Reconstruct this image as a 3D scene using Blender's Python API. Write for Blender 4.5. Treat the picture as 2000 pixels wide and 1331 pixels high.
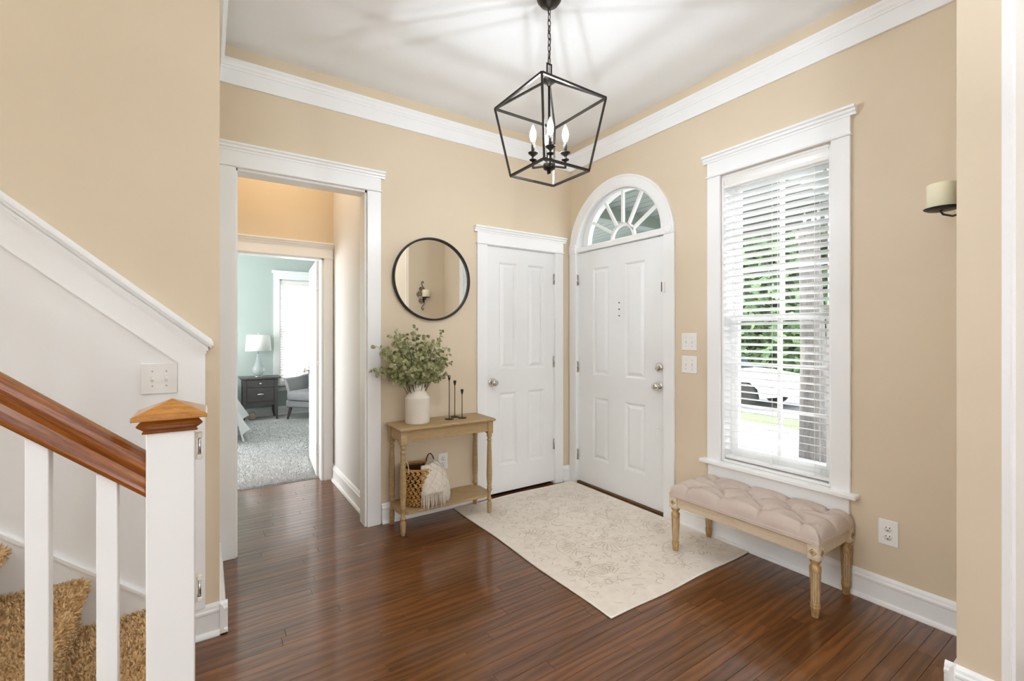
import bpy, math, random
from mathutils import Vector, Matrix
random.seed(7)
PI = math.pi
R = math.radians
scene = bpy.context.scene
for o in list(bpy.data.objects):
    bpy.data.objects.remove(o)
COL = scene.collection

# ------------------------------------------------------------------ camera
CAM = Vector((-2.7209, -3.1216, 1.305))
cd = bpy.data.cameras.new('camera'); cam = bpy.data.objects.new('camera', cd); COL.objects.link(cam)
cam.location = CAM
cam.rotation_euler = (R(90), 0, R(56.21 - 90))
cd.sensor_width = 36; cd.lens = 36 * 890 / 2000; cd.shift_y = -11.5 / 2000
cd.clip_start = 0.05; cd.clip_end = 300
scene.camera = cam

# ------------------------------------------------------------------ world, sun, added fill light, exposure
W = bpy.data.worlds.new('World'); scene.world = W; W.use_nodes = True
wn = W.node_tree.nodes; wl = W.node_tree.links
wn.clear()
wo = wn.new('ShaderNodeOutputWorld'); wb = wn.new('ShaderNodeBackground')
wb.inputs[0].default_value = (0.95, 0.98, 1.0, 1); wb.inputs[1].default_value = 3.4
wl.new(wb.outputs[0], wo.inputs[0])

def sun(name, rot, strength, ang, col=(1, .97, .92)):
    l = bpy.data.lights.new(name, 'SUN'); l.energy = strength; l.angle = R(ang); l.color = col
    o = bpy.data.objects.new(name, l); COL.objects.link(o); o.rotation_euler = [R(a) for a in rot]
    return o
sun('sun', (32, 8, 180), 7.0, 1.5)

def area(name, loc, rot, sx, sy, power, col=(1, 1, 1), spread=180):
    l = bpy.data.lights.new(name, 'AREA'); l.shape = 'RECTANGLE'; l.size = sx; l.size_y = sy
    l.energy = power; l.color = col; l.spread = R(spread)
    o = bpy.data.objects.new(name, l); COL.objects.link(o); o.location = loc
    o.rotation_euler = [R(a) for a in rot]
    return o
FILL_TINT = (.80, .90, 1)
# added fill lights standing in made-up window openings of hall, bedroom and stairwell
area('fill_hall_back', (-3.9, -6.98, 1.5), (90, 0, 0), 1.2, 1.6, 5, FILL_TINT)
area('fill_hall_back_two', (-1.3, -6.98, 1.5), (90, 0, 0), 1.2, 1.6, 5, FILL_TINT)
area('fill_hall_side', (-6.36, -2.9, 1.5), (90, 0, -90), 1.6, 1.6, 5.5, FILL_TINT)
area('fill_bedroom_side', (-5.18, 3.4, 1.45), (90, 0, -90), 1.8, 1.7, 50, (.97, .98, 1))
area('fill_stairwell', (-6.38, -1.24, 3.9), (90, 0, -90), .8, 1.2, 10, FILL_TINT)

scene.view_settings.view_transform = 'Standard'
scene.view_settings.look = 'None'
scene.view_settings.exposure = 1.08
scene.view_settings.gamma = 1.0
scene.view_settings.use_curve_mapping = False
scene.cycles.use_adaptive_sampling = True
scene.cycles.adaptive_threshold = 0.035
scene.cycles.max_bounces = 7
scene.cycles.diffuse_bounces = 5
scene.cycles.glossy_bounces = 4
scene.cycles.transmission_bounces = 6
scene.cycles.transparent_max_bounces = 8
scene.cycles.sample_clamp_indirect = 6.0
scene.cycles.caustics_reflective = False
scene.cycles.caustics_refractive = False

# ================================================================== materials
def lin(c):
    return tuple((x / 12.92 if x <= .04045 else ((x + .055) / 1.055) ** 2.4) for x in c)
def hexc(h):
    return lin([int(h[i:i + 2], 16) / 255 for i in (0, 2, 4)])
MATS = {}
class NT:
    def __init__(s, name):
        m = bpy.data.materials.new(name); m.use_nodes = True
        s.m = m; s.n = m.node_tree.nodes; s.l = m.node_tree.links
        s.n.clear()
        s.out = s.n.new('ShaderNodeOutputMaterial'); s.b = s.n.new('ShaderNodeBsdfPrincipled')
        s.l.new(s.b.outputs[0], s.out.inputs[0])
    def node(s, t, **kw):
        nd = s.n.new(t)
        for k, v in kw.items():
            if k.startswith('i_'):
                nd.inputs[k[2:].replace('_', ' ')].default_value = v
            else:
                setattr(nd, k, v)
        return nd
    def coord(s, kind='Object', scale=(1, 1, 1), rnd=False):
        tc = s.node('ShaderNodeTexCoord'); mp = s.node('ShaderNodeMapping')
        mp.inputs['Scale'].default_value = scale
        s.l.new(tc.outputs[kind], mp.inputs['Vector'])
        if rnd:
            oi = s.node('ShaderNodeObjectInfo')
            ml = s.node('ShaderNodeVectorMath', operation='SCALE'); ml.inputs[0].default_value = (37.1, 53.7, 71.3)
            s.l.new(oi.outputs['Random'], ml.inputs['Scale']); s.l.new(ml.outputs[0], mp.inputs['Location'])
        return mp.outputs[0]
    def noise(s, vec, scale, detail=3, rough=.5, dist=0):
        nz = s.node('ShaderNodeTexNoise'); nz.inputs['Scale'].default_value = scale
        nz.inputs['Detail'].default_value = detail; nz.inputs['Roughness'].default_value = rough
        nz.inputs['Distortion'].default_value = dist
        s.l.new(vec, nz.inputs['Vector']); return nz.outputs['Fac']
    def ramp(s, fac, stops):
        r = s.node('ShaderNodeValToRGB'); e = r.color_ramp.elements
        while len(e) > 1: e.remove(e[-1])
        for i, (p, c) in enumerate(stops):
            el = e[0] if i == 0 else e.new(p)
            el.position = p; el.color = (*c, 1) if len(c) == 3 else c
        s.l.new(fac, r.inputs[0]); return r.outputs[0]
    def bump(s, h, strength=.2, dist=.01):
        b = s.node('ShaderNodeBump'); b.inputs['Strength'].default_value = strength; b.inputs['Distance'].default_value = dist
        s.l.new(h, b.inputs['Height']); s.l.new(b.outputs[0], s.b.inputs['Normal'])
    def set(s, **kw):
        for k, v in kw.items(): s.b.inputs[k.replace('_', ' ')].default_value = v
        return s

def paint(name, col, rough=.55, var=.03, nscale=3, bump=.04, bscale=350, spec=.35):
    t = NT(name); v = t.coord()
    f = t.noise(v, nscale, 3)
    a = tuple(max(0, c * (1 - var)) for c in col); b = tuple(min(1, c * (1 + var)) for c in col)
    t.l.new(t.ramp(f, [(.3, a), (.7, b)]), t.b.inputs['Base Color'])
    t.set(Roughness=rough, Specular_IOR_Level=spec)
    if bump: t.bump(t.noise(v, bscale, 2), bump, .002)
    MATS[name] = t.m; return t.m

def woodmat(name, stops, scale=(2, 14, 14), rough=.4, rnd=True, bump=.15, nscale=3, spec=.4, coat=0):
    t = NT(name); v = t.coord('Object', scale, rnd)
    f1 = t.noise(v, nscale, 6, .6, .8)
    f2 = t.noise(v, nscale * 9, 3, .6)
    mx = t.node('ShaderNodeMix'); mx.data_type = 'FLOAT'; mx.inputs[0].default_value = .3
    t.l.new(f1, mx.inputs[2]); t.l.new(f2, mx.inputs[3])
    t.l.new(t.ramp(mx.outputs[0], stops), t.b.inputs['Base Color'])
    t.set(Roughness=rough, Specular_IOR_Level=spec, Coat_Weight=coat, Coat_Roughness=.15)
    t.bump(mx.outputs[0], bump, .003)
    MATS[name] = t.m; return t.m

def metal(name, col, rough=.3, metallic=1.0):
    t = NT(name); v = t.coord()
    f = t.noise(v, 60, 3)
    t.l.new(t.ramp(f, [(.3, tuple(c * .9 for c in col)), (.7, col)]), t.b.inputs['Base Color'])
    t.set(Roughness=rough, Metallic=metallic); MATS[name] = t.m; return t.m

def emit(name, col, strength):
    t = NT(name); t.set(Base_Color=(*col, 1), Emission_Color=(*col, 1), Emission_Strength=strength, Roughness=.4)
    MATS[name] = t.m; return t.m

WALL = paint('wall_paint_tan', hexc('DCCBB1'), .6, .02, 2)
WALLV = paint('wall_paint_daylit_pale', hexc('E6E5E4'), .6, .02, 2)  # tan lobby wall made pale: cool bedroom daylight put into its colour
TEAL = paint('wall_paint_pale_teal', hexc('B4C0BB'), .6, .02, 2)
TRIM = paint('trim_white_semigloss', hexc('F3F3F2'), .35, .01, 4, 0, 120, .45)
DOORW = paint('door_white', hexc('F0F0EF'), .38, .01, 4, 0, 200, .45)
CEIL = paint('ceiling_white', hexc('F6F6F5'), .8, .012, 3, .05, 300, .2)
PLASTIC = paint('white_plastic', hexc('F0EEEA'), .3, .01, 5, 0)
IVORY = paint('ivory_plastic', hexc('DDD8CC'), .4, .02, 20, 0)
DARKSLOT = paint('dark_slot', (.02, .02, .02), .6, .1, 30, 0)
BLACKM = paint('black_iron', (.018, .016, .015), .45, .3, 40, .1, 200)
BRONZE = metal('dark_bronze', (.045, .038, .032), .4, .75)
NICKEL = metal('satin_nickel', (.62, .60, .57), .22)
CHROME = metal('polished_chrome', (.8, .79, .77), .09)
CERAMIC = paint('cream_ceramic', hexc('E3DCCD'), .5, .04, 9, .12, 60)
TABLEW = woodmat('table_beige_wood', [(.25, hexc('9A7E55')), (.5, hexc('AE9268')), (.75, hexc('BFA57D'))], (3, 20, 20), .45, False, .06)
BENCHW = woodmat('bench_whitewashed_wood', [(.2, hexc('B3946A')), (.45, hexc('CFBBA0')), (.75, hexc('DCCDB8'))], (30, 4, 30), .6, False, .12)
def legmat():
    t = NT('bench_leg_limed_flutes'); v = t.coord()
    f = t.noise(t.coord('Object', (40, 40, 8)), 2, 4)
    wood = t.ramp(f, [(.3, hexc('8C6A3E')), (.5, hexc('B08D5C')), (.72, hexc('C9AE82'))])
    sp = t.node('ShaderNodeSeparateXYZ'); t.l.new(v, sp.inputs[0])
    at = t.node('ShaderNodeMath', operation='ARCTAN2'); t.l.new(sp.outputs[1], at.inputs[0]); t.l.new(sp.outputs[0], at.inputs[1])
    mu = t.node('ShaderNodeMath', operation='MULTIPLY'); mu.inputs[1].default_value = 12; t.l.new(at.outputs[0], mu.inputs[0])
    cs = t.node('ShaderNodeMath', operation='COSINE'); t.l.new(mu.outputs[0], cs.inputs[0])
    gt = t.node('ShaderNodeMath', operation='COMPARE'); t.l.new(sp.outputs[2], gt.inputs[0]); gt.inputs[1].default_value = .140; gt.inputs[2].default_value = .068
    m1 = t.node('ShaderNodeMath', operation='MULTIPLY'); t.l.new(cs.outputs[0], m1.inputs[0]); t.l.new(gt.outputs[0], m1.inputs[1])
    mr_ = t.node('ShaderNodeMapRange'); mr_.inputs['From Min'].default_value = .35; mr_.inputs['From Max'].default_value = .9; mr_.inputs['To Max'].default_value = .75; t.l.new(m1.outputs[0], mr_.inputs['Value'])
    mx = t.node('ShaderNodeMix'); mx.data_type = 'RGBA'; t.l.new(mr_.outputs[0], mx.inputs[0]); t.l.new(wood, mx.inputs[6]); mx.inputs[7].default_value = (*hexc('E2D6C0'), 1)
    t.l.new(mx.outputs[2], t.b.inputs['Base Color']); t.set(Roughness=.6); return t.m
LEGW = legmat()
THRESH = woodmat('threshold_oak', [(.3, hexc('4A3018')), (.7, hexc('7A5630'))], (4, 30, 30), .4, False, .1)
LIMED = paint('limed_cream_groove', hexc('DED2BB'), .7, .08, 40, .1, 120)
RAILW = woodmat('orange_oak_gloss', [(.25, hexc('42200A')), (.42, hexc('7A4116')), (.6, hexc('9E5D22')), (.82, hexc('C08238'))], (3, 60, 60), .24, False, .1, 1.6, .5, .3)
CAPW = woodmat('honey_oak_gloss', [(.2, hexc('7C4516')), (.5, hexc('B67A33')), (.8, hexc('CF9A50'))], (6, 40, 40), .25, False, .06, 2, .5, .3)
ESPR = woodmat('espresso_wood', [(.3, hexc('4A4647')), (.7, hexc('5E5A5B'))], (4, 20, 20), .35, False, .04)
LINEN_B = paint('bench_blush_linen', hexc('CBBBAF'), .9, .06, 6, .35, 900, .15)
GREYF = paint('chair_grey_fabric', hexc('9A9A9C'), .95, .05, 12, .3, 700, .1)
WHITEF = paint('white_cotton', hexc('EDECEB'), .9, .03, 6, .2, 300, .1)
SHADE = paint('lamp_shade_white', hexc('F2F0EC'), .8, .02, 4, .05, 400, .1)
KNIT = paint('cream_knit', hexc('DDD3C6'), .95, .07, 30, .45, 260, .1)
CORD = paint('cream_cord', hexc('CBBFAF'), .95, .06, 30, .3, 300, .1)
SEAGR = woodmat('water_hyacinth', [(.25, hexc('6A4520')), (.45, hexc('A5763A')), (.7, hexc('D3AC6E'))], (14, 14, 30), .65, False, .5, 3)
DARKB = paint('basket_inside_dark', hexc('4A2E14'), .9, .15, 30, .2, 90)
RUGM = paint('rug_cream_pile', hexc('F0E6D9'), .95, .05, 18, .5, 420, .1)
RUGL = paint('rug_carved_line', hexc('D6C8B7'), .95, .06, 30, .3, 420, .1)
RUGE = paint('rug_binding', hexc('F2EADF'), .95, .04, 30, .3, 420, .1)
CARPG = paint('grey_carpet_pile', hexc('CFCECE'), .98, .10, 60, .8, 220, .05)
CARPT = paint('tan_carpet_pile', hexc('DDBC8E'), .98, .18, 55, .6, 200, .05)
GAPM = paint('plank_gap_dark', (.035, .02, .012), .8, .2, 20, 0)
WAX = paint('ivory_wax', hexc('F2EACD'), .5, .03, 8, .02, 40)
WAX.node_tree.nodes['Principled BSDF'].inputs['Subsurface Weight'].default_value = .15
LEAF = None
def leafmat(name, a, b, c):
    t = NT(name); v = t.coord()
    f = t.noise(v, 28, 3)
    t.l.new(t.ramp(f, [(.3, a), (.5, b), (.72, c)]), t.b.inputs['Base Color'])
    t.set(Roughness=.6, Specular_IOR_Level=.25); MATS[name] = t.m; return t.m
EUC = leafmat('eucalyptus_leaf', hexc('6E7048'), hexc('949567'), hexc('BDBB93'))
STEM = paint('eucalyptus_stem', hexc('4C4A33'), .7, .15, 30, 0)
TREEL = leafmat('tree_leaf', hexc('3A5534'), hexc('58784C'), hexc('86A072'))
BARK = woodmat('tree_bark', [(.25, hexc('45423F')), (.5, hexc('6A6663')), (.75, hexc('8B8782'))], (16, 16, 2.5), .9, False, .8, 2.5)
GRASSM = leafmat('lawn_green', hexc('3E5A32'), hexc('527046'), hexc('6B8758'))
CONC = paint('concrete_pale', hexc('8F9094'), .9, .12, 2, .2, 60)
CONC2 = paint('concrete_painted_sunlit', hexc('EDEDEA'), .9, .06, 2, .2, 60)  # brighter concrete copy, sunlit look put into its colour
ASPH = paint('asphalt_grey', hexc('5C5E63'), .9, .1, 3, .2, 60)
PORCHM = paint('porch_ceiling_grey_green', hexc('76827E'), .6, .03, 3, 0)
CARW = paint('car_white_paint', hexc('A9B4B5'), .2, .01, 2, 0, 100, .5)
CARG = paint('car_window_dark', (.02, .03, .04), .08, .2, 3, 0, 100, .6)
TYRE = paint('tyre_rubber', (.02, .02, .02), .8, .2, 20, 0)
WARM = emit('warm_lamp_glass', (1, .84, .62), 11.5)
FILAMENT = emit('lamp_filament', (.81, .905, 1), 1850)
FILL_GLOW = emit('fill_uplight_glow', (.77, .885, 1), 165)  # glow of the added fill uplight
def bulbglass():
    t = NT('candle_bulb_glass_lit')
    tr = t.node('ShaderNodeBsdfTransparent'); em = t.node('ShaderNodeEmission'); em.inputs[0].default_value = (1, .96, .9, 1); em.inputs[1].default_value = 6
    ad = t.node('ShaderNodeAddShader'); t.l.new(tr.outputs[0], ad.inputs[0]); t.l.new(em.outputs[0], ad.inputs[1]); t.l.new(ad.outputs[0], t.out.inputs[0])
    return t.m
BULB = bulbglass()

def floor_wood():
    t = NT('oak_plank_dark_stain'); v = t.coord('Object', (1, 1, 1), True)
    mp = t.node('ShaderNodeMapping'); mp.inputs['Scale'].default_value = (1.7, 30, 30); t.l.new(v, mp.inputs['Vector'])
    f1 = t.noise(mp.outputs[0], 1.6, 5, .6, 1.6)
    mp2 = t.node('ShaderNodeMapping'); mp2.inputs['Scale'].default_value = (7, 190, 60); t.l.new(v, mp2.inputs['Vector'])
    f2 = t.noise(mp2.outputs[0], 1.0, 2, .5, .3)
    wv = t.node('ShaderNodeTexWave', wave_type='BANDS', bands_direction='Y')
    wv.inputs['Scale'].default_value = 8; wv.inputs['Distortion'].default_value = 11; wv.inputs['Detail'].default_value = 3
    wv.inputs['Detail Scale'].default_value = .9; wv.inputs['Detail Roughness'].default_value = .45
    mp3 = t.node('ShaderNodeMapping'); mp3.inputs['Scale'].default_value = (.22, 1, 1); t.l.new(v, mp3.inputs['Vector'])
    t.l.new(mp3.outputs[0], wv.inputs['Vector'])
    m1 = t.node('ShaderNodeMix'); m1.data_type = 'FLOAT'; m1.inputs[0].default_value = .30
    t.l.new(f1, m1.inputs[2]); t.l.new(wv.outputs['Fac'], m1.inputs[3])
    m2 = t.node('ShaderNodeMix'); m2.data_type = 'FLOAT'; m2.inputs[0].default_value = .14
    t.l.new(m1.outputs[0], m2.inputs[2]); t.l.new(f2, m2.inputs[3])
    col = t.ramp(m2.outputs[0], [(.2, hexc('462813')), (.40, hexc('613A1D')), (.58, hexc('724624')), (.85, hexc('83542D'))])
    oi = t.node('ShaderNodeObjectInfo')
    hs = t.node('ShaderNodeHueSaturation'); mr = t.node('ShaderNodeMapRange')
    mr.inputs['To Min'].default_value = .78; mr.inputs['To Max'].default_value = 1.18
    t.l.new(oi.outputs['Random'], mr.inputs['Value']); t.l.new(mr.outputs[0], hs.inputs['Value'])
    t.l.new(col, hs.inputs['Color']); t.l.new(hs.outputs[0], t.b.inputs['Base Color'])
    rr = t.ramp(m2.outputs[0], [(.2, (.34,) * 3), (.8, (.30,) * 3)]); t.l.new(rr, t.b.inputs['Roughness'])
    t.set(Specular_IOR_Level=.25, Specular_Tint=(1, .86, .70, 1), Coat_Weight=.8, Coat_Roughness=.10, Coat_IOR=1.5); t.bump(m2.outputs[0], .02, .002)
    return t.m
FLOORM = floor_wood()

def glass(name, tint=(1, 1, 1)):
    t = NT(name)
    tr = t.node('ShaderNodeBsdfTransparent'); tr.inputs[0].default_value = (*tint, 1)
    gl = t.node('ShaderNodeBsdfGlossy'); gl.inputs['Roughness'].default_value = .02
    mx = t.node('ShaderNodeMixShader'); lw = t.node('ShaderNodeLayerWeight'); lw.inputs[0].default_value = .5
    pw = t.node('ShaderNodeMath', operation='POWER'); pw.inputs[1].default_value = 5
    ma = t.node('ShaderNodeMath', operation='MULTIPLY_ADD'); ma.inputs[1].default_value = .9; ma.inputs[2].default_value = .03
    t.l.new(lw.outputs['Facing'], pw.inputs[0]); t.l.new(pw.outputs[0], ma.inputs[0])
    t.l.new(ma.outputs[0], mx.inputs[0]); t.l.new(tr.outputs[0], mx.inputs[1]); t.l.new(gl.outputs[0], mx.inputs[2])
    t.l.new(mx.outputs[0], t.out.inputs[0]); return t.m
GLASS = glass('window_glass')
LGLASS = None
def lampglass():
    t = NT('clear_lamp_glass'); t.set(Base_Color=(.93, .96, .97, 1), Roughness=.05, Transmission_Weight=.75, IOR=1.3); return t.m
LGLASS = lampglass()
def mirrormat():
    t = NT('mirror_silver'); t.set(Base_Color=(.88, .88, .86, 1), Metallic=1, Roughness=.015); return t.m
MIRROR = mirrormat()
def slatmat(name='blind_slat_white', k=.68):
    t = NT(name)
    tr = t.node('ShaderNodeBsdfTranslucent'); tr.inputs[0].default_value = (.985, .985, .985, 1)
    mx = t.node('ShaderNodeMixShader'); mx.inputs[0].default_value = k
    v = t.coord(); t.l.new(t.ramp(t.noise(v, 3, 2), [(.3, hexc('F2F2F2')), (.7, hexc('F4F4F4'))]), t.b.inputs['Base Color'])
    t.set(Roughness=.45)
    t.l.new(t.b.outputs[0], mx.inputs[1]); t.l.new(tr.outputs[0], mx.inputs[2]); t.l.new(mx.outputs[0], t.out.inputs[0])
    return t.m
SLAT = slatmat()
SLAT2 = slatmat('bedroom_blind_slat_white', .2)

# ================================================================== mesh builder
class MB:
    def __init__(s): s.v = []; s.f = []; s.sm = []
    def add(s, vs, fs, smooth=False, M=None):
        b = len(s.v)
        s.v += [tuple(M @ Vector(p)) if M else tuple(p) for p in vs]
        s.f += [tuple(b + i for i in f) for f in fs]; s.sm += [smooth] * len(fs)
        return s
    def box(s, x0, x1, y0, y1, z0, z1, c=0, M=None):
        if x0 > x1: x0, x1 = x1, x0
        if y0 > y1: y0, y1 = y1, y0
        if z0 > z1: z0, z1 = z1, z0
        if c <= 0:
            vs = [(x, y, z) for z in (z0, z1) for y in (y0, y1) for x in (x0, x1)]
            fs = [(0, 2, 3, 1), (4, 5, 7, 6), (0, 1, 5, 4), (2, 6, 7, 3), (0, 4, 6, 2), (1, 3, 7, 5)]
            return s.add(vs, fs, False, M)
        vs = []; X = (x0, x1); Y = (y0, y1); Z = (z0, z1)
        def idx(i, j, k, a): return ((i * 2 + j) * 2 + k) * 3 + a
        for i in (0, 1):
            for j in (0, 1):
                for k in (0, 1):
                    sx = c if i == 0 else -c; sy = c if j == 0 else -c; sz = c if k == 0 else -c
                    vs += [(X[i], Y[j] + sy, Z[k] + sz), (X[i] + sx, Y[j], Z[k] + sz), (X[i] + sx, Y[j] + sy, Z[k])]
        fs = []
        for i in (0, 1):
            q = [idx(i, 0, 0, 0), idx(i, 1, 0, 0), idx(i, 1, 1, 0), idx(i, 0, 1, 0)]; fs.append(q if i else q[::-1])
        for j in (0, 1):
            q = [idx(0, j, 0, 1), idx(1, j, 0, 1), idx(1, j, 1, 1), idx(0, j, 1, 1)]; fs.append(q if not j else q[::-1])
        for k in (0, 1):
            q = [idx(0, 0, k, 2), idx(1, 0, k, 2), idx(1, 1, k, 2), idx(0, 1, k, 2)]; fs.append(q if k else q[::-1])
        for j in (0, 1):
            for k in (0, 1):
                q = [idx(0, j, k, 1), idx(1, j, k, 1), idx(1, j, k, 2), idx(0, j, k, 2)]; fs.append(q if (j == k) == (j == 1) and False else q)
        for i in (0, 1):
            for k in (0, 1):
                fs.append([idx(i, 0, k, 0), idx(i, 1, k, 0), idx(i, 1, k, 2), idx(i, 0, k, 2)])
        for i in (0, 1):
            for j in (0, 1):
                fs.append([idx(i, j, 0, 0), idx(i, j, 1, 0), idx(i, j, 1, 1), idx(i, j, 0, 1)])
        for i in (0, 1):
            for j in (0, 1):
                for k in (0, 1):
                    fs.append([idx(i, j, k, 0), idx(i, j, k, 1), idx(i, j, k, 2)])
        return s.add(vs, fs, False, M)
    def prism(s, poly, axis, a, b, M=None, smooth=False):
        # poly: 2D points; axis 'x': (y,z), 'y': (x,z), 'z': (x,y)
        n = len(poly)
        def P(p, t): return {'x': (t, p[0], p[1]), 'y': (p[0], t, p[1]), 'z': (p[0], p[1], t)}[axis]
        vs = [P(p, a) for p in poly] + [P(p, b) for p in poly]
        fs = [tuple(range(n)), tuple(range(2 * n - 1, n - 1, -1))]
        s.add(vs, fs, False, M)
        b0 = len(s.v) - 2 * n
        for i in range(n):
            j = (i + 1) % n
            s.f.append((b0 + i, b0 + j, b0 + n + j, b0 + n + i)); s.sm.append(smooth)
        return s
    def lathe(s, prof, seg=24, M=None, smooth=True, ph=0.0):
        # prof: (r, z)
        vs = []; fs = []; rings = []
        for r, z in prof:
            if r < 1e-6: rings.append([len(vs)]); vs.append((0, 0, z))
            else:
                rings.append(list(range(len(vs), len(vs) + seg)))
                vs += [(r * math.cos(ph + 2 * PI * i / seg), r * math.sin(ph + 2 * PI * i / seg), z) for i in range(seg)]
        for a, b in zip(rings, rings[1:]):
            for i in range(seg):
                j = (i + 1) % seg
                if len(a) == 1 and len(b) == 1: continue
                if len(a) == 1: fs.append((a[0], b[j], b[i]))
                elif len(b) == 1: fs.append((a[i], a[j], b[0]))
                else: fs.append((a[i], a[j], b[j], b[i]))
        if len(rings[0]) > 1: fs.append(tuple(rings[0][::-1]))
        if len(rings[-1]) > 1: fs.append(tuple(rings[-1]))
        return s.add(vs, fs, smooth, M)
    def tube(s, pts, r, seg=8, closed=False, M=None, smooth=True, ph=0):
        pts = [Vector(p) for p in pts]; n = len(pts)
        rs = r if isinstance(r, (list, tuple)) else [r] * n
        vs = []; fs = []; up = None
        for i, p in enumerate(pts):
            if closed: d = pts[(i + 1) % n] - pts[i - 1]
            else: d = pts[min(i + 1, n - 1)] - pts[max(i - 1, 0)]
            if d.length < 1e-9: d = Vector((0, 0, 1))
            d.normalize()
            if up is None:
                up = Vector((0, 0, 1)) if abs(d.z) < .9 else Vector((0, 1, 0))
            x = up.cross(d)
            if x.length < 1e-6: x = Vector((1, 0, 0)).cross(d)
            x.normalize(); y = d.cross(x); up = y
            for k in range(seg):
                a = ph + 2 * PI * k / seg
                vs.append(p + x * (rs[i] * math.cos(a)) + y * (rs[i] * math.sin(a)))
        m = n if closed else n - 1
        for i in range(m):
            for k in range(seg):
                a = i * seg + k; b = i * seg + (k + 1) % seg; c = ((i + 1) % n) * seg + (k + 1) % seg; d = ((i + 1) % n) * seg + k
                fs.append((a, b, c, d))
        if not closed:
            fs.append(tuple(range(seg - 1, -1, -1))); fs.append(tuple(range((n - 1) * seg, n * seg)))
        return s.add(vs, fs, smooth, M)
    def bar(s, a, b, w, h=None, M=None, up=(0, 0, 1)):
        # rectangular bar from a to b
        a = Vector(a); b = Vector(b); h = h or w; d = (b - a).normalized(); u = Vector(up)
        x = d.cross(u)
        if x.length < 1e-5: x = d.cross(Vector((0, 1, 0)))
        x.normalize(); y = x.cross(d)
        vs = []
        for p in (a, b):
            for sx, sy in ((-1, -1), (1, -1), (1, 1), (-1, 1)):
                vs.append(p + x * (sx * w / 2) + y * (sy * h / 2))
        return s.add(vs, [(0, 1, 2, 3), (7, 6, 5, 4), (0, 4, 5, 1), (1, 5, 6, 2), (2, 6, 7, 3), (3, 7, 4, 0)], False, M)
    def grid(s, fn, nu, nv, M=None, smooth=True, flip=False):
        vs = [fn(i / nu, j / nv) for j in range(nv + 1) for i in range(nu + 1)]
        fs = []
        for j in range(nv):
            for i in range(nu):
                a = j * (nu + 1) + i
                q = (a, a + 1, a + nu + 2, a + nu + 1); fs.append(q[::-1] if flip else q)
        return s.add(vs, fs, smooth, M)
    def ball(s, c, r, nu=12, nv=8, M=None):
        rx, ry, rz = r if isinstance(r, (list, tuple)) else (r, r, r)
        prof = [(math.sin(PI * k / nv), -math.cos(PI * k / nv)) for k in range(nv + 1)]
        T = Matrix.Translation(c) @ Matrix.Diagonal((rx, ry, rz, 1))
        return s.lathe(prof, nu, (M @ T) if M else T)
    def mesh(s, name):
        me = bpy.data.meshes.new(name); me.from_pydata(s.v, [], s.f)
        me.polygons.foreach_set('use_smooth', s.sm); me.update()
        return me
    def build(s, name, mat, parent=None, fix=True, **kw):
        me = s.mesh(name)
        if fix and len(s.f) < 200000:
            import bmesh
            bm = bmesh.new(); bm.from_mesh(me); bmesh.ops.recalc_face_normals(bm, faces=bm.faces); bm.to_mesh(me); bm.free()
        me.materials.append(mat)
        return link(name, me, parent, **kw)
def link(name, me, parent=None, loc=None, rz=None):
    o = bpy.data.objects.new(name, me); COL.objects.link(o); o.parent = parent
    if loc is not None: o.location = loc
    if rz is not None: o.rotation_euler = (0, 0, rz)
    return o
def tag(o, label=None, cat=None, group=None, kind=None):
    if label: o['label'] = label
    if cat: o['category'] = cat
    if group: o['group'] = group
    if kind: o['kind'] = kind
    return o
def thing(name, label, cat, loc=(0, 0, 0), rz=0.0, group=None, kind=None):
    o = bpy.data.objects.new(name, None); COL.objects.link(o); o.empty_display_size = .05
    o.location = loc; o.rotation_euler = (0, 0, rz)
    return tag(o, label, cat, group, kind)
def copy_tree(o, parent=None):
    c = o.copy(); COL.objects.link(c); c.parent = parent
    for ch in o.children: copy_tree(ch, c)
    return c
RB = -PI / 2     # frame of the wall with the entry door: local x = -Y, local y = +X (into the wall)
def box1(name, mat, parent, *a, **k):
    return MB().box(*a, **k).build(name, mat, parent)

# ================================================================== the shell
H_CEIL = 2.99
def wall_boxes(mb, u0, u1, z0, z1, holes, y0, y1):
    # local frame: u along x, thickness y0..y1; holes (ua, ub, za, zb)
    us = sorted({u0, u1, *[h[0] for h in holes], *[h[1] for h in holes]}); zs = sorted({z0, z1, *[h[2] for h in holes], *[h[3] for h in holes]})
    for a, b in zip(us, us[1:]):
        run = None
        for c, d in zip(zs, zs[1:]):
            um, zm = (a + b) / 2, (c + d) / 2
            inside = any(h[0] < um < h[1] and h[2] < zm < h[3] for h in holes) or not (u0 < um < u1 and z0 < zm < z1)
            if inside:
                if run: mb.box(a, b, y0, y1, *run); run = None
            else:
                run = (run[0], d) if run else (c, d)
        if run: mb.box(a, b, y0, y1, *run)
    return mb
def wall(name, label, mat, u0, u1, z0, z1, holes, t, loc=(0, 0, 0), rz=0):
    o = wall_boxes(MB(), u0, u1, z0, z1, holes, 0, t).build(name, mat, None, loc=loc, rz=rz)
    return tag(o, label, 'wall', kind='structure')

XR = -2.675            # return wall at the stairs
YS = -0.745            # stair wall face
OPA = (-2.585, -1.818, 0, 2.285)           # cased opening to the bedroom lobby
CLO = (-.879, -.185, 0, 2.022)             # closet door
wall('wall_back', 'tan wall holding the round mirror, the closet door and the cased opening', WALL, XR, 0.0, 0, H_CEIL, [OPA, CLO], .12)
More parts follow.
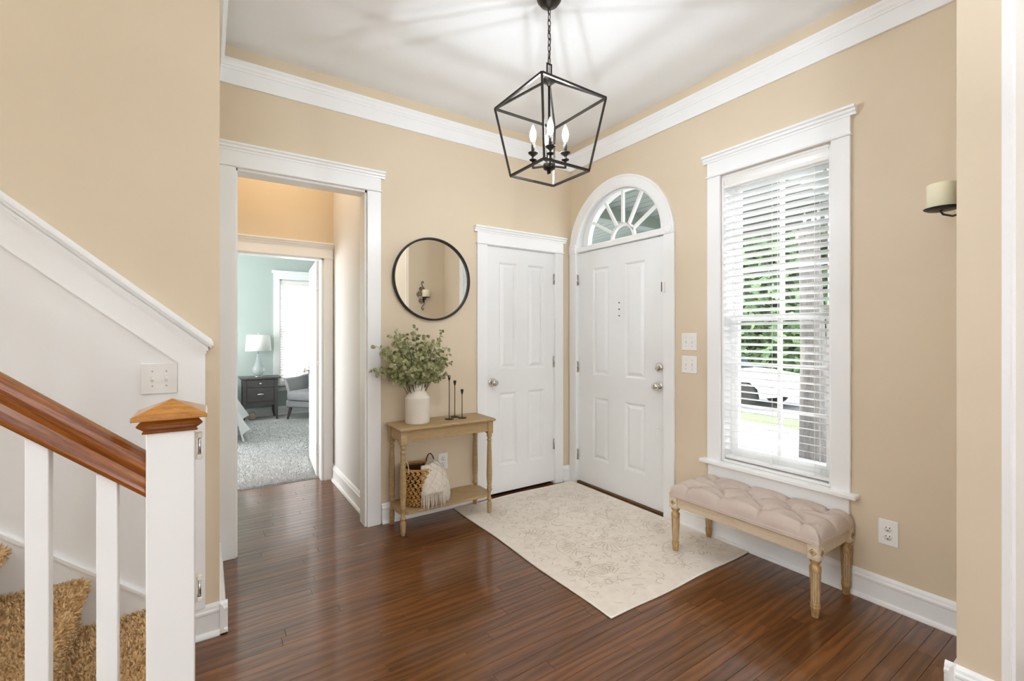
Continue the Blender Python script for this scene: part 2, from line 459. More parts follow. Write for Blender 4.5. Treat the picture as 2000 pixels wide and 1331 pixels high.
# wall with the entry door and the window (arched opening cut into it)
EU0, EU1, EZC, ER = .082, 1.034, 2.01, .476
wb_ = MB()
WIN = (1.455, 2.068, .505, 2.31)
wall_boxes(wb_, -.12, 6.99, 0, H_CEIL, [(EU0, EU1, 0, 2.62), WIN], 0, .15)
cu = (EU0 + EU1) / 2
N = 24
arc = [(cu - ER * math.cos(PI * i / N), EZC + ER * math.sin(PI * i / N)) for i in range(N + 1)]
for p, q in zip(arc, arc[1:]):
    wb_.prism([p, q, (q[0], 2.62), (p[0], 2.62)], 'y', 0, .15)
tag(wb_.build('wall_right', WALL, None, rz=RB), 'tan wall with the arched entry door and the tall window', 'wall', kind='structure')
# short wall that carries the candle sconce, and its white pilaster casing behind
YC = -2.655; XC = -.51
tag(MB().box(XC, 0, YC - .11, YC, 0, H_CEIL).build('wall_front', WALL), 'short tan stub wall at the edge of the photo carrying the candle sconce', 'wall', kind='structure')
pc = MB(); pc.box(XC + .002, -.0, YC - .13, YC - .11, 0, H_CEIL); pc.box(XC + .03, -.0, YC - .138, YC - .13, 0, H_CEIL)
tag(pc.build('trim_1', TRIM), 'white casing board behind the stub wall at the photo edge', 'trim', kind='structure')
# stair wall with the return behind it
tag(MB().box(-6.4, XR, YS, YS + .10, 0, 5.4).box(XR - .10, XR, YS + .10, .12, 0, H_CEIL).build('wall_left', WALL), 'tall tan wall above the staircase', 'wall', kind='structure')
# lobby walls
tag(MB().box(-1.77, -1.67, .12, 1.205, 0, 2.99).build('wall_lobby_side', WALLV), 'lobby side wall inside the cased opening, coloured pale to carry bedroom daylight', 'wall', kind='structure')
BD = (-2.66, -1.853, 0, 1.995)
wall('wall_lobby_back', 'tan wall over the bedroom doorway', WALL, -2.85, -1.67, 0, 2.99, [BD], .12, (0, 1.205, 0))
tag(MB().box(-2.85, -2.775, .12, 1.205, 0, 2.99).build('wall_lobby_left', WALL), 'hidden tan side wall of the lobby', 'wall', kind='structure')
# bedroom
BW = (-1.735, -.92, .5, 2.2)
wall('wall_bedroom_far', 'pale teal bedroom wall with the blind-covered window', TEAL, -5.2, .15, 0, 2.75, [BW], .15, (0, 5.17, 0))
wb2 = wall_boxes(MB(), -5.17, -1.325, 0, 2.75, [(-4.3, -2.5, .6, 2.3)], 0, .12)
tag(wb2.build('wall_bedroom_left', TEAL, None, loc=(-5.2, 0, 0), rz=PI / 2 + PI), 'hidden bedroom side wall with an opening added for fill light', 'wall', kind='structure') if False else None
sb = MB(); sb.box(-5.3, -5.2, 1.325, 2.5, 0, 2.75); sb.box(-5.3, -5.2, 4.3, 5.17, 0, 2.75); sb.box(-5.3, -5.2, 2.5, 4.3, 0, .6); sb.box(-5.3, -5.2, 2.5, 4.3, 2.3, 2.75)  # side opening added to let in fill light
tag(sb.build('wall_bedroom_left', TEAL), 'hidden bedroom side wall with an opening added for fill light', 'wall', kind='structure')
tag(MB().box(.0, .15, 1.325, 5.17, 0, 2.75).box(-1.67, .15, 1.225, 1.325, 0, 2.75).box(-5.2, -2.85, 1.225, 1.325, 0, 2.75).build('wall_bedroom_right', TEAL), 'hidden bedroom walls beside the doorway', 'wall', kind='structure')
tag(MB().box(-5.3, .15, 1.3, 5.32, 2.75, 2.85).build('ceiling_bedroom', CEIL), 'white bedroom ceiling', 'ceiling', kind='structure')
tag(MB().box(-2.85, -1.67, .12, 1.3, 2.99, 3.09).build('ceiling_lobby', CEIL), 'white ceiling of the little lobby', 'ceiling', kind='structure')
# closet box behind the closet door
cb = MB(); cb.box(-1.67, 0, .9, .95, 0, 2.99); cb.box(-.05, 0, .12, .9, 0, 2.99); cb.box(-1.67, 0, .12, .95, 2.95, 3.0)
tag(cb.build('wall_closet', CEIL), 'hidden closet walls', 'wall', kind='structure')
# hall behind the camera, its window openings added to let in fill
tag(wall_boxes(MB(), -6.4, 0, 0, H_CEIL, [(-4.5, -3.3, .7, 2.3), (-1.9, -.7, .7, 2.3)], 0, .12).build('wall_hall_back', WALL, None, loc=(0, -7.12, 0)), 'tan hall wall out of view with two openings added for fill light', 'wall', kind='structure')
sw = MB(); sw.box(-6.5, -6.4, -7.12, -5.45, 0, H_CEIL); sw.box(-6.5, -6.4, -2.1, -.64, 0, H_CEIL); sw.box(-6.5, -6.4, -5.45, -3.7, 0, H_CEIL); sw.box(-6.5, -6.4, -3.7, -2.1, 0, .7); sw.box(-6.5, -6.4, -3.7, -2.1, 2.3, H_CEIL)
sw.box(-6.5, -6.4, -1.84, -.64, H_CEIL, 3.2); sw.box(-6.5, -6.4, -1.84, -.64, 4.6, 5.5)
tag(sw.build('wall_hall_side', WALL), 'hidden hall side wall with openings added for fill light', 'wall', kind='structure')
# ceiling with the stairwell opening
cl = MB(); HX = -3.35
cl.box(HX, .15, -7.12, .12, H_CEIL, H_CEIL + .1); cl.box(-6.5, HX, -7.12, -1.84, H_CEIL, H_CEIL + .1)
cl.box(-6.5, HX + .1, -1.84, -1.74, H_CEIL + .1, 5.5); cl.box(HX, HX + .1, -1.74, -.645, H_CEIL + .1, 5.5); cl.box(-6.5, HX + .1, -1.84, -.645, 5.4, 5.5)
tag(cl.build('ceiling', CEIL), 'white foyer ceiling with soft chandelier shadows', 'ceiling', kind='structure')

# ---------------------------------------------------------------- floor of oak planks
fl = thing('floor', 'dark brown stained oak plank floor of the foyer', 'floor', kind='structure')
MB().box(-6.5, .15, -7.12, 1.31, -.06, -.0135).build('subfloor', GAPM, fl)
PW = .0572
LENS = [.62, .78, .95, 1.12, 1.3]
pm = []
for L in LENS:
    b = MB().box(0, L - .0012, 0, PW - .0011, -.0135, 0, .0006)
    me = b.mesh('plank'); me.materials.append(FLOORM); pm.append(me)
def planks_row(y, xa, xb, ends):
    x = xa - random.uniform(0, .6)
    while x < xb:
        k = random.randrange(len(LENS)); L = LENS[k]
        if ends is not None:
            ends.append((x, y, L))
        else:
            link('plank', pm[k], fl, (x, y, 0))
        x += L
rows = 0
y = -2.60
while y < 1.31 - PW:
    if y < -.02: planks_row(y, -2.66, .0, None)
    elif y < .10: planks_row(y, -2.55, -1.9, None)
    else: planks_row(y, -2.7, -1.85, None)
    y += PW
# trim the planks that run past the walls: they simply continue under them
rest = []
y = -2.60 - PW
while y > -7.1:
    planks_row(y, -6.4, .1, rest); y -= PW
y = -2.60
while y < -.70:
    x0 = []
    planks_row(y, -6.4, -3.4, rest); y += PW
fr = MB()
for (x, yy, L) in rest:
    fr.box(x, x + L - .0012, yy, yy + PW - .0011, -.0135, -.0002)
tag(fr.build('plank_field', FLOORM, fl, fix=False), kind='stuff')

# bedroom carpet: dense pile
cp = MB(); cp.box(-5.2, .0, 1.318, 5.17, -.05, .0)
co = cp.build('floor_bedroom', CARPG); tag(co, 'soft grey carpet on the bedroom floor', 'carpet', kind='structure')
pl = MB(); rnd = random.Random(3)
def tuft_patch(mb, n, fn, h, w, rnd):
    for _ in range(n):
        p, nrm, t1 = fn(rnd)
        a = rnd.uniform(0, 2 * PI); t2 = nrm.cross(t1)
        d = t1 * math.cos(a) + t2 * math.sin(a); e = nrm.cross(d)
        hh = h * rnd.uniform(.6, 1.2); lean = d * hh * rnd.uniform(.1, .9)
        b0 = p + e * w; b1 = p - e * w; top = p + nrm * hh + lean
        mb.add([b0, b1, top - e * w * .6, top + e * w * .6], [(0, 1, 2, 3)])
def carpet_fn(r):
    yy = 1.318 + (r.random() ** 1.6) * 3.2; xx = r.uniform(-2.7, -1.55) if yy < 4.0 else r.uniform(-2.6, -.9)
    return Vector((xx, yy, 0)), Vector((0, 0, 1)), Vector((1, 0, 0))
tuft_patch(pl, 26000, carpet_fn, .012, .0035, rnd)
tag(pl.build('carpet_pile', CARPG, co, fix=False), kind='stuff')

# ================================================================== trim
def molding(mb, prof, u0, u1):
    # prof: (out, z) -> local y = -out; extruded along local x
    mb.prism([(-a, b) for a, b in prof], 'x', u0, u1); return mb
CROWN_LOW = [(0, 2.765), (.014, 2.765), (.014, 2.852), (0, 2.852)]
CROWN_TOP = [(0, 2.850), (.018, 2.850), (.021, 2.862), (.026, 2.868), (.030, 2.882), (.038, 2.893), (.038, 2.905), (0, 2.905)]
def crown(name, label, u0, u1, loc, rz):
    t = thing(name, label, 'crown moulding', loc, rz, kind='structure')
    molding(MB(), CROWN_LOW, u0, u1).build('frieze_board', TRIM, t)
    molding(MB(), CROWN_TOP, u0, u1).build('cornice', TRIM, t)
    return t
crown('trim_2', 'white crown moulding along the wall above the mirror', XR, 0, (0, 0, 0), 0)
crown('trim_3', 'white crown moulding along the wall above the window', -.0, 2.655, (0, 0, 0), RB)
crown('trim_4', 'white crown moulding on the corner return beside the stairs', 0, .783, (XR, 0, 0), RB + PI).location = (XR, -.783, 0)
crown('trim_5', 'white crown moulding over the candle sconce wall', 0, .51, (0, YC, 0), PI)
BASE = [(0, 0), (.030, 0), (.030, .006), (.026, .016), (.018, .020), (.016, .022), (.016, .095), (.020, .099), (.020, .108), (.014, .114), (.012, .124), (.006, .132), (0, .135)]
def baseboard(name, label, segs):
    t = thing(name, label, 'baseboard', kind='structure')
    for (u0, u1, loc, rz) in segs:
        molding(MB(), BASE, u0, u1).build('baseboard_run', TRIM, t, loc=loc, rz=rz)
    return t
baseboard('baseboard_back', 'white baseboard behind the console table', [(-1.72, -.97, (0, 0, 0), 0), (-.095, 0, (0, 0, 0), 0)])
baseboard('baseboard_right', 'white baseboard under the window behind the bench', [(1.115, 2.655, (0, 0, 0), RB)])
baseboard('baseboard_lobby', 'white baseboard along the lobby side wall', [(-1.205, -.12, (-1.77, 0, 0), RB)])
baseboard('baseboard_bedroom', 'white baseboard on the teal bedroom wall', [(-3.4, .0, (0, 5.17, 0), 0)])
baseboard('baseboard_left', 'white baseboard wrapping the corner at the foot of the stairs', [(-2.83, XR + .03, (0, YS, 0), 0), (-.775, -.02, (XR, 0, 0), RB + PI)]).children[1].location = (XR, 0, 0)
baseboard('baseboard_front', 'white baseboard of the stub wall at the photo edge', [(.06, .54, (0, YC, 0), PI), (-YC - .03, -YC + .11, (XC, 0, 0), RB)])

def casing(parent, u0, u1, ztop, lw, zb=0.0, fr=.082, cap=.045, over=.026, p=.02, left=True):
    if left: MB().box(u0, u0 + lw, -p, 0, zb, ztop, .002).build('casing_leg', TRIM, parent)
    MB().box(u1 - lw, u1, -p, 0, zb, ztop, .002).build('casing_leg', TRIM, parent)
    MB().box(u0 - .008, u1 + .008, -p - .009, 0, ztop, ztop + .012, .003).build('fillet', TRIM, parent)
    MB().box(u0, u1, -p, 0, ztop + .012, ztop + .012 + fr, .001).build('frieze', TRIM, parent)
    z = ztop + .012 + fr
    cp_ = MB()
    steps = [(0, z), (p + .004, z), (p + .006, z + cap * .25), (p + .014, z + cap * .36), (p + .016, z + cap * .62), (p + .026, z + cap * .75), (p + .026, z + cap), (0, z + cap)]
    cp_.prism([(-a, b) for a, b in steps], 'x', u0 - over, u1 + over)
    cp_.build('head_cap', TRIM, parent)
def jamb(parent, u0, u1, ztop, depth, t=.018, sides='lrt'):
    m = MB()
    if 'l' in sides: m.box(u0, u0 + t, .0, depth, 0, ztop)
    if 'r' in sides: m.box(u1 - t, u1, .0, depth, 0, ztop)
    if 't' in sides: m.box(u0, u1, .0, depth, ztop - t, ztop)
    m.build('jamb', TRIM, parent)
t = thing('trim_6', 'white cased opening leading to the bedroom lobby', 'door casing', kind='structure')
casing(t, -2.672, -1.728, 2.283, .092)
jamb(t, -2.592, -1.812, 2.29, .12, .02)
t = thing('trim_7', 'white craftsman casing around the closet door', 'door casing', kind='structure')
casing(t, -.968, -.098, 2.018, .09)
jamb(t, -.879, -.185, 2.022, .12, .006)
t = thing('trim_8', 'white casing around the bedroom doorway', 'door casing', (0, 1.205, 0), kind='structure')
casing(t, -2.74, -1.778, 1.985, .075, fr=.075, cap=.05, over=.006)
jamb(t, -2.66, -1.853, 1.995, .12, .02)

# ---------------------------------------------------------------- doors
def panel_door(parent, u0, u1, z0, z1, y0, y1, us, zs, name='slab', mat=None):
    # door leaf with recessed, raised-field panels on the room side (y0)
    mat = mat or DOORW
    holes = [(a, b, c, d) for (a, b) in us for (c, d) in zs]
    m = MB()
    wall_boxes(m, u0, u1, z0, z1, holes, y0, y1)
    m.build(name, mat, parent)
    for (a, b, c, d) in holes:
        q = MB(); dp = .013; w1 = .016; w2 = .034
        sg = 1 if y1 > y0 else -1
        def ring(i, dy): return [(a + i, y0 + sg * dy, c + i), (b - i, y0 + sg * dy, c + i), (b - i, y0 + sg * dy, d - i), (a + i, y0 + sg * dy, d - i)]
        rs = [ring(0, 0), ring(w1 * .5, .003), ring(w1, dp), ring(w1 + .008, dp), ring(w2 + .012, .002)]
        vs = sum(rs, []); fs = []
        for r in range(len(rs) - 1):
            for k in range(4):
                kk = (k + 1) % 4
                fs.append((r * 4 + k, r * 4 + kk, (r + 1) * 4 + kk, (r + 1) * 4 + k))
        e = (len(rs) - 1) * 4; fs.append((e, e + 1, e + 2, e + 3))
        q.add(vs, fs); q.box(a, b, y0 + sg * .014, y1, c, d)
        q.build('door_panel', mat, parent)
def knob(parent, u, z, y, mat=NICKEL, s=1.0):
    M = Matrix.Translation((u, y, z)) @ Matrix.Rotation(PI / 2, 4, 'X')
    MB().lathe([(.0, 0), (.033 * s, 0), (.034 * s, .003), (.028 * s, .008), (.012 * s, .010)], 24, M).build('rose', mat, parent)
    MB().lathe([(.0115 * s, .008), (.011 * s, .022), (.016 * s, .028), (.025 * s, .036), (.028 * s, .048), (.025 * s, .058), (.014 * s, .063), (0, .064)], 24, M).build('knob', mat, parent)
def hinge(parent, u, z, y, h=.09, mat=NICKEL):
    m = MB(); m.lathe([(.0, -h / 2), (.006, -h / 2), (.006, h / 2), (.0, h / 2)], 10, Matrix.Translation((u, y - .006, z)))
    m.ball((u, y - .006, z + h / 2 + .003), .005, 8, 6); m.ball((u, y - .006, z - h / 2 - .003), .005, 8, 6)
    m.box(u - .013, u + .013, y - .003, y + .001, z - h / 2, z + h / 2)
    m.build('hinge', mat, parent)
cd_ = thing('door_1', 'white four-panel closet door with a round nickel knob on its left', 'door', kind='structure')
panel_door(cd_, -.872, -.190, .022, 2.015, .006, .041, [(-.757, -.575), (-.468, -.292)], [(.235, .835), (1.02, 1.897)])
knob(cd_, -.822, .922, .006)
for z in (1.79, 1.068, .345): hinge(cd_, -.186, z, .0)
ed = thing('door_2', 'white four-panel entry door under the fanlight', 'door', rz=RB, kind='structure')
panel_door(ed, .098, 1.020, .022, 2.018, .012, .056, [(.273, .462), (.632, .838)], [(.245, .778), (.965, 1.872)])
knob(ed, .962, .930, .012, CHROME)
M = Matrix.Translation((.965, .012, 1.066)) @ Matrix.Rotation(PI / 2, 4, 'X')
MB().lathe([(0, 0), (.034, 0), (.034, .006), (.028, .014), (.024, .016), (0, .016)], 28, M).build('deadbolt_rose', CHROME, ed)
MB().box(.957, .973, -.022, -.004, 1.048, 1.084, .003, Matrix.Translation((.965, 0, 1.066)) @ Matrix.Rotation(R(35), 4, 'Y') @ Matrix.Translation((-.965, 0, -1.066))).build('thumb_turn', CHROME, ed)
for z in (1.785, 1.022, .25): hinge(ed, .094, z, .004)
for z in (1.56, 1.508, 1.456):
    MB().lathe([(0, 0), (.006, 0), (.005, .003), (0, .004)], 10, Matrix.Translation((.575, .012, z)) @ Matrix.Rotation(PI / 2, 4, 'X')).build('mounting_hole', DARKSLOT, ed)
MB().lathe([(0, 0), (.009, 0), (.006, .006), (0, .007)], 12, Matrix.Translation((.955, .012, .625)) @ Matrix.Rotation(PI / 2, 4, 'X')).build('plug', PLASTIC, ed)
MB().box(.09, 1.03, -.005, .10, -.002, .018, .003).build('threshold', THRESH, ed)
# arched surround with rosettes and transom bar
ec = thing('trim_9', 'white arched casing with corner rosettes around the entry door', 'door casing', rz=RB, kind='structure')
ZR = 2.075
MB().box(.008, .096, -.02, 0, 0, ZR - .055, .002).build('casing_leg', TRIM, ec)
MB().box(1.022, 1.112, -.02, 0, 0, ZR - .055, .002).build('casing_leg', TRIM, ec)
am = MB(); CU = .559; R0 = .462; R1 = .553; CZ = 2.012
prof = [(R0, 0), (R0, .016), (R0 + .01, .02), (R1 - .018, .02), (R1 - .012, .024), (R1, .022), (R1, 0)]
NA = 40; vs = []; fs = []
for i in range(NA + 1):
    a = R(6.2) + (PI - 2 * R(6.2)) * i / NA
    vs += [(CU + r * math.cos(a), -o_, CZ + r * math.sin(a)) for r, o_ in prof]
np_ = len(prof)
for i in range(NA):
    for k in range(np_):
        kk = (k + 1) % np_
        fs.append((i * np_ + k, i * np_ + kk, (i + 1) * np_ + kk, (i + 1) * np_ + k))
fs += [tuple(range(np_)), tuple(range(NA * np_, (NA + 1) * np_))]
am.add(vs, fs).build('arch_casing', TRIM, ec)
for u in (.052, 1.067):
    b = MB().box(u - .046, u + .046, -.026, 0, ZR - .056, ZR + .022, .003)
    Mr = Matrix.Translation((u, -.026, ZR - .017)) @ Matrix.Rotation(PI / 2, 4, 'X')
    b.lathe([(.032, 0), (.032, .004), (.027, .006), (.022, .003), (.016, .003), (.012, .006), (.006, .007), (0, .004)], 24, Mr)
    b.build('rosette', TRIM, ec)
MB().box(.09, 1.03, -.014, .11, 2.024, 2.066, .002).build('transom_bar', TRIM, ec)
aj = MB(); vs = []; fs = []
for i in range(NA + 1):
    a = PI * i / NA
    for r, yy in ((.462, .0), (.476, .0), (.476, .15), (.462, .15)):
        vs.append((CU + r * math.cos(a), yy, CZ + .03 + (r - .02) * math.sin(a)))
for i in range(NA):
    for k in range(4):
        kk = (k + 1) % 4; fs.append((i * 4 + k, i * 4 + kk, (i + 1) * 4 + kk, (i + 1) * 4 + k))
aj.add(vs, fs).build('arch_jamb', TRIM, ec)
MB().box(.08, .098, 0, .15, 0, 2.03).build('jamb', TRIM, ec); MB().box(1.020, 1.036, 0, .15, 0, 2.03).build('jamb', TRIM, ec)
# fanlight
fw = thing('window_1', 'half-round fanlight window with sunburst muntins over the entry door', 'window', rz=RB, kind='structure')
GU, GZ, GR = .566, 2.080, .395
def arcband(mb, cu_, cz, r0, r1, y0, y1, n=36, a0=0, a1=PI):
    vs = []; fs = []
    for i in range(n + 1):
        a = a0 + (a1 - a0) * i / n
        for r, yy in ((r0, y0), (r1, y0), (r1, y1), (r0, y1)): vs.append((cu_ + r * math.cos(a), yy, cz + r * math.sin(a)))
    for i in range(n):
        for k in range(4):
            kk = (k + 1) % 4; fs.append((i * 4 + k, i * 4 + kk, (i + 1) * 4 + kk, (i + 1) * 4 + k))
    fs += [(0, 1, 2, 3), (n * 4, n * 4 + 1, n * 4 + 2, n * 4 + 3)]
    return mb.add(vs, fs)
b = arcband(MB(), GU, GZ, GR, GR + .055, .05, .10); b.build('sash', TRIM, fw)
arcband(MB(), GU, GZ, GR - .01, GR + .012, .044, .06).build('glazing_bead', TRIM, fw)
MB().box(GU - GR - .06, GU + GR + .06, .05, .10, 2.055, 2.088).build('sash_rail', TRIM, fw)
arcband(MB(), GU, GZ, .105, .128, .055, .08, 20).build('hub_arc', TRIM, fw)
for k in range(1, 6):
    a = PI * k / 6
    MB().bar((GU + .12 * math.cos(a), .066, GZ + .12 * math.sin(a)), (GU + GR * math.cos(a), .066, GZ + GR * math.sin(a)), .022, .022, up=(0, 1, 0)).build('spoke', TRIM, fw)
for k in range(6):
    a0 = PI * k / 6; a1 = PI * (k + 1) / 6
    pts = [(GU + .115 * math.cos(a0 + (a1 - a0) * i / 4), GZ + .115 * math.sin(a0 + (a1 - a0) * i / 4)) for i in range(5)]
    pts += [(GU + (GR + .01) * math.cos(a1 - (a1 - a0) * i / 6), GZ + (GR + .01) * math.sin(a1 - (a1 - a0) * i / 6)) for i in range(7)]
    MB().prism(pts, 'y', .070, .074).build('pane', GLASS, fw)
MB().prism([(GU + .108 * math.cos(PI * i / 10), GZ + .108 * math.sin(PI * i / 10)) for i in range(11)], 'y', .070, .074).build('pane', GLASS, fw)

# bedroom door, open into the room, hinges on the jamb
bd = thing('door_3', 'white bedroom door standing open with three hinges showing', 'door', (-1.852, 1.327, 0), R(90 - 5.3), kind='structure')
panel_door(bd, .0, .775, .012, 1.985, .040, .0, [(.12, .335), (.44, .655)], [(.22, .82), (1.0, 1.87)])
# local y = 0 faces... the leaf swings into the bedroom
for z in (1.76, 1.02, .26):
    h = MB(); h.box(-.004, -.0005, .006, .039, z - .045, z + .045, .001); h.box(-.003, -.0005, -.03, -.004, z - .045, z + .045, .001)
    h.lathe([(0, -.045), (.006, -.045), (.006, .045), (0, .045)], 10, Matrix.Translation((-.004, -.006, z)))
    h.build('hinge', NICKEL, bd)
knob(bd, .715, .93, 0)
Mk = Matrix.Translation((.715, .040, .93)) @ Matrix.Rotation(-PI / 2, 4, 'X')
MB().lathe([(0, 0), (.033, 0), (.03, .006), (.012, .01), (.011, .025), (.026, .036), (.028, .05), (.014, .062), (0, .063)], 20, Mk).build('knob', NICKEL, bd)
MB().lathe([(0, 0), (.012, 0), (.011, .05), (.014, .055), (0, .06)], 12, Matrix.Translation((.6, .0, .06)) @ Matrix.Rotation(PI / 2, 4, 'X')).build('door_stop', PLASTIC, bd)

# ---------------------------------------------------------------- windows
def window(name, label, u0, u1, z0, z1, loc, rz, depth=.15, zrail=None, cols=2, rows=3, lock=True):
    t = thing(name, label, 'window', loc, rz, kind='structure')
    casing(t, u0 - .09, u1 + .09, z1 + .006, .088, z0 - .005, .085, .045, .026)
    MB().box(u0 - .125, u1 + .125, -.058, .02, z0 - .026, z0 - .003, .004).build('stool', TRIM, t)
    MB().box(u0 - .085, u1 + .085, -.02, 0, z0 - .115, z0 - .026, .002).build('apron', TRIM, t)
    j = MB(); j.box(u0 - .002, u0 + .012, 0, depth, z0, z1); j.box(u1 - .012, u1 + .002, 0, depth, z0, z1); j.box(u0, u1, 0, depth, z1 - .012, z1 + .004); j.box(u0, u1, .0, depth, z0 - .004, z0 + .012)
    j.build('jamb', TRIM, t)
    zr = zrail or (z0 + z1) / 2
    for nm, za, zb_, ya in (('lower_sash', z0 + .012, zr + .02, .085), ('upper_sash', zr - .02, z1 - .012, .112)):
        s = MB(); a, b_ = u0 + .012, u1 - .012; w = .046
        s.box(a, a + w, ya, ya + .028, za, zb_); s.box(b_ - w, b_, ya, ya + .028, za, zb_)
        s.box(a + w, b_ - w, ya, ya + .028, za, za + (.07 if nm[0] == 'l' else .04)); s.box(a + w, b_ - w, ya, ya + .028, zb_ - .04, zb_)
        so = s.build(nm, TRIM, t)
        gx0, gx1, gz0, gz1 = a + w, b_ - w, za + (.07 if nm[0] == 'l' else .04), zb_ - .04
        for c in range(1, cols):
            x = gx0 + (gx1 - gx0) * c / cols; MB().box(x - .011, x + .011, ya + .004, ya + .024, gz0, gz1).build('muntin', TRIM, so)
        for r in range(1, rows):
            z = gz0 + (gz1 - gz0) * r / rows; MB().box(gx0, gx1, ya + .005, ya + .023, z - .009, z + .009).build('muntin', TRIM, so)
        for c in range(cols):
            for r in range(rows):
                x0 = gx0 + (gx1 - gx0) * c / cols; x1 = gx0 + (gx1 - gx0) * (c + 1) / cols
                q0 = gz0 + (gz1 - gz0) * r / rows; q1 = gz0 + (gz1 - gz0) * (r + 1) / rows
                MB().box(x0, x1, ya + .012, ya + .015, q0, q1).build('pane', GLASS, so)
    if lock:
        l = MB(); l.box(u1 - .075, u1 - .025, .07, .086, zr + .02, zr + .032, .003); l.lathe([(0, 0), (.014, 0), (.012, .012), (0, .014)], 12, Matrix.Translation((u1 - .05, .078, zr + .032)))
        l.box(u1 - .07, u1 - .05, .066, .074, zr + .036, zr + .046, .002); l.build('sash_lock', PLASTIC, t)
    return t
window('window_2', 'tall white-cased foyer window above the tufted bench', *WIN, (0, 0, 0), RB, zrail=1.41, rows=3)
window('window_3', 'white-cased bedroom window behind the grey armchair', *BW, (0, 5.17, 0), 0, zrail=1.33, rows=3)

def blind(name, label, u0, u1, z0, z1, loc, rz, tilt, pitch=.042, width=.056, y=.040, cords=3, mat=None):
    t = thing(name, label, 'blind', loc, rz)
    hr = MB(); yo = y - .034
    hr.prism([(yo, z1 - .07), (yo - .006, z1 - .064), (yo - .006, z1 - .048), (yo, z1 - .042), (yo - .004, z1 - .02), (yo - .008, z1 - .006), (yo - .008, z1), (yo + .012, z1), (yo + .012, z1 - .07)], 'x', u0, u1)
    hr.build('valance', PLASTIC, t)
    MB().box(u0, u1, y - .02, y + .028, z1 - .048, z1 - .002).build('headrail', PLASTIC, t)
    zb_ = z0 + .016
    s = MB().box(u0 + .003, u1 - .003, -width / 2, width / 2, -.0013, .0013).mesh('slat'); s.materials.append(mat or SLAT)
    n = 0; z = z1 - .085
    while z > zb_ + .03:
        o = link('slat', s, t, (0, y, z)); o.rotation_euler = (R(tilt), 0, 0); z -= pitch; n += 1
    MB().box(u0 + .002, u1 - .002, y - .027, y + .027, zb_ - .008, zb_ + .008, .003).build('bottom_rail', PLASTIC, t)
    for k in range(cords):
        x = u0 + (u1 - u0) * ((.12, .5, .88)[k] if cords == 3 else (.2, .8)[k])
        c = MB(); c.bar((x, y - width / 2 - .002, z1 - .05), (x, y - width / 2 - .002, zb_), .0018); c.bar((x, y + width / 2 + .002, z1 - .05), (x, y + width / 2 + .002, zb_), .0018)
        c.build('ladder_cord', PLASTIC, t)
    return t
blind('window_blind', 'open white slatted blind in the tall foyer window', WIN[0] + .013, WIN[1] - .013, WIN[2] + .012, WIN[3] - .014, (0, 0, 0), RB, -14, width=.060)
blind('window_blind', 'nearly closed white slatted blind in the bedroom window', BW[0] + .013, BW[1] - .013, BW[2] + .012, BW[3] - .014, (0, 5.17, 0), 0, -38, cords=2, mat=SLAT2)

# ================================================================== staircase
RISE, RUN = .183, .2155
st = thing('staircase', 'tan carpeted stairs climbing behind the white balusters', 'stairs', kind='structure')
SY0, SY1 = -1.70, YS - .016
NX = -2.885                        # nose of the first tread
core = MB()
NST = 15
for i in range(NST):
    xn = NX - RUN * i; zt = RISE * (i + 1)
    core.box(xn - RUN - .03, xn - .035, SY0, SY1, max(0, zt - .5), zt - .02)
core.build('stair_core', TRIM, st)
cgm = MB()
def step_profile(xn, zt):
    # carpet over riser and nosing: (x, z) from bottom of riser up and back over the tread
    pts = [(xn - .032, zt - RISE), (xn - .030, zt - .07), (xn - .026, zt - .05)]
    for k in range(7):
        a = -PI / 2 + PI * k / 6
        pts.append((xn - .020 + .020 * math.cos(a), zt - .022 + .022 * math.sin(a)))
    pts += [(xn - .1, zt), (xn - RUN - .032, zt)]
    return pts
for i in range(NST):
    xn = NX - RUN * i; zt = RISE * (i + 1)
    pr = step_profile(xn, zt)
    m = MB(); n = len(pr)
    vs = [(x, SY0 - .004, z) for x, z in pr] + [(x, SY1 + .002, z) for x, z in pr]
    m.add(vs, [(k, k + 1, n + k + 1, n + k) for k in range(n - 1)] , True)
    co = m.build('carpeted_step', CARPT, st)
    if i < 4:
        seg = []
        for k in range(n - 1):
            d = Vector((pr[k + 1][0] - pr[k][0], 0, pr[k + 1][1] - pr[k][1])); seg.append((k, d.length))
        tot = sum(s_[1] for s_ in seg); rr = random.Random(20 + i)
        def fn(r):
            q = r.random() * tot
            for k, L in seg:
                if q <= L: break
                q -= L
            f = q / max(L, 1e-6)
            x = pr[k][0] + (pr[k + 1][0] - pr[k][0]) * f; z = pr[k][1] + (pr[k + 1][1] - pr[k][1]) * f
            d = Vector((pr[k + 1][0] - pr[k][0], 0, pr[k + 1][1] - pr[k][1])).normalized()
            nr = Vector((d.z, 0, -d.x))
            return Vector((x, r.uniform(SY0, SY1), z)), nr, Vector((0, 1, 0))
        tm = MB(); tuft_patch(tm, 9000, fn, .013, .0034, rr)
        tag(tm.build('carpet_pile', CARPT, co, fix=False), kind='stuff')
sk = MB(); SL = RISE / RUN
def skz(x): return .254 + (-2.928 - x) * SL
sk.prism([(-6.3, skz(-6.3) - .32), (-6.3, skz(-6.3) - .014), (-2.83, skz(-2.83) - .014), (-2.83, 0), (-2.95, 0)], 'y', SY1 + .001, YS)
sk.build('wall_skirt', TRIM, st)
MB().prism([(-6.3, skz(-6.3) - .014), (-6.3, skz(-6.3)), (-2.83, skz(-2.83)), (-2.83, skz(-2.83) - .014)], 'y', SY1 - .006, YS).build('skirt_cap', TRIM, st)
og = MB()
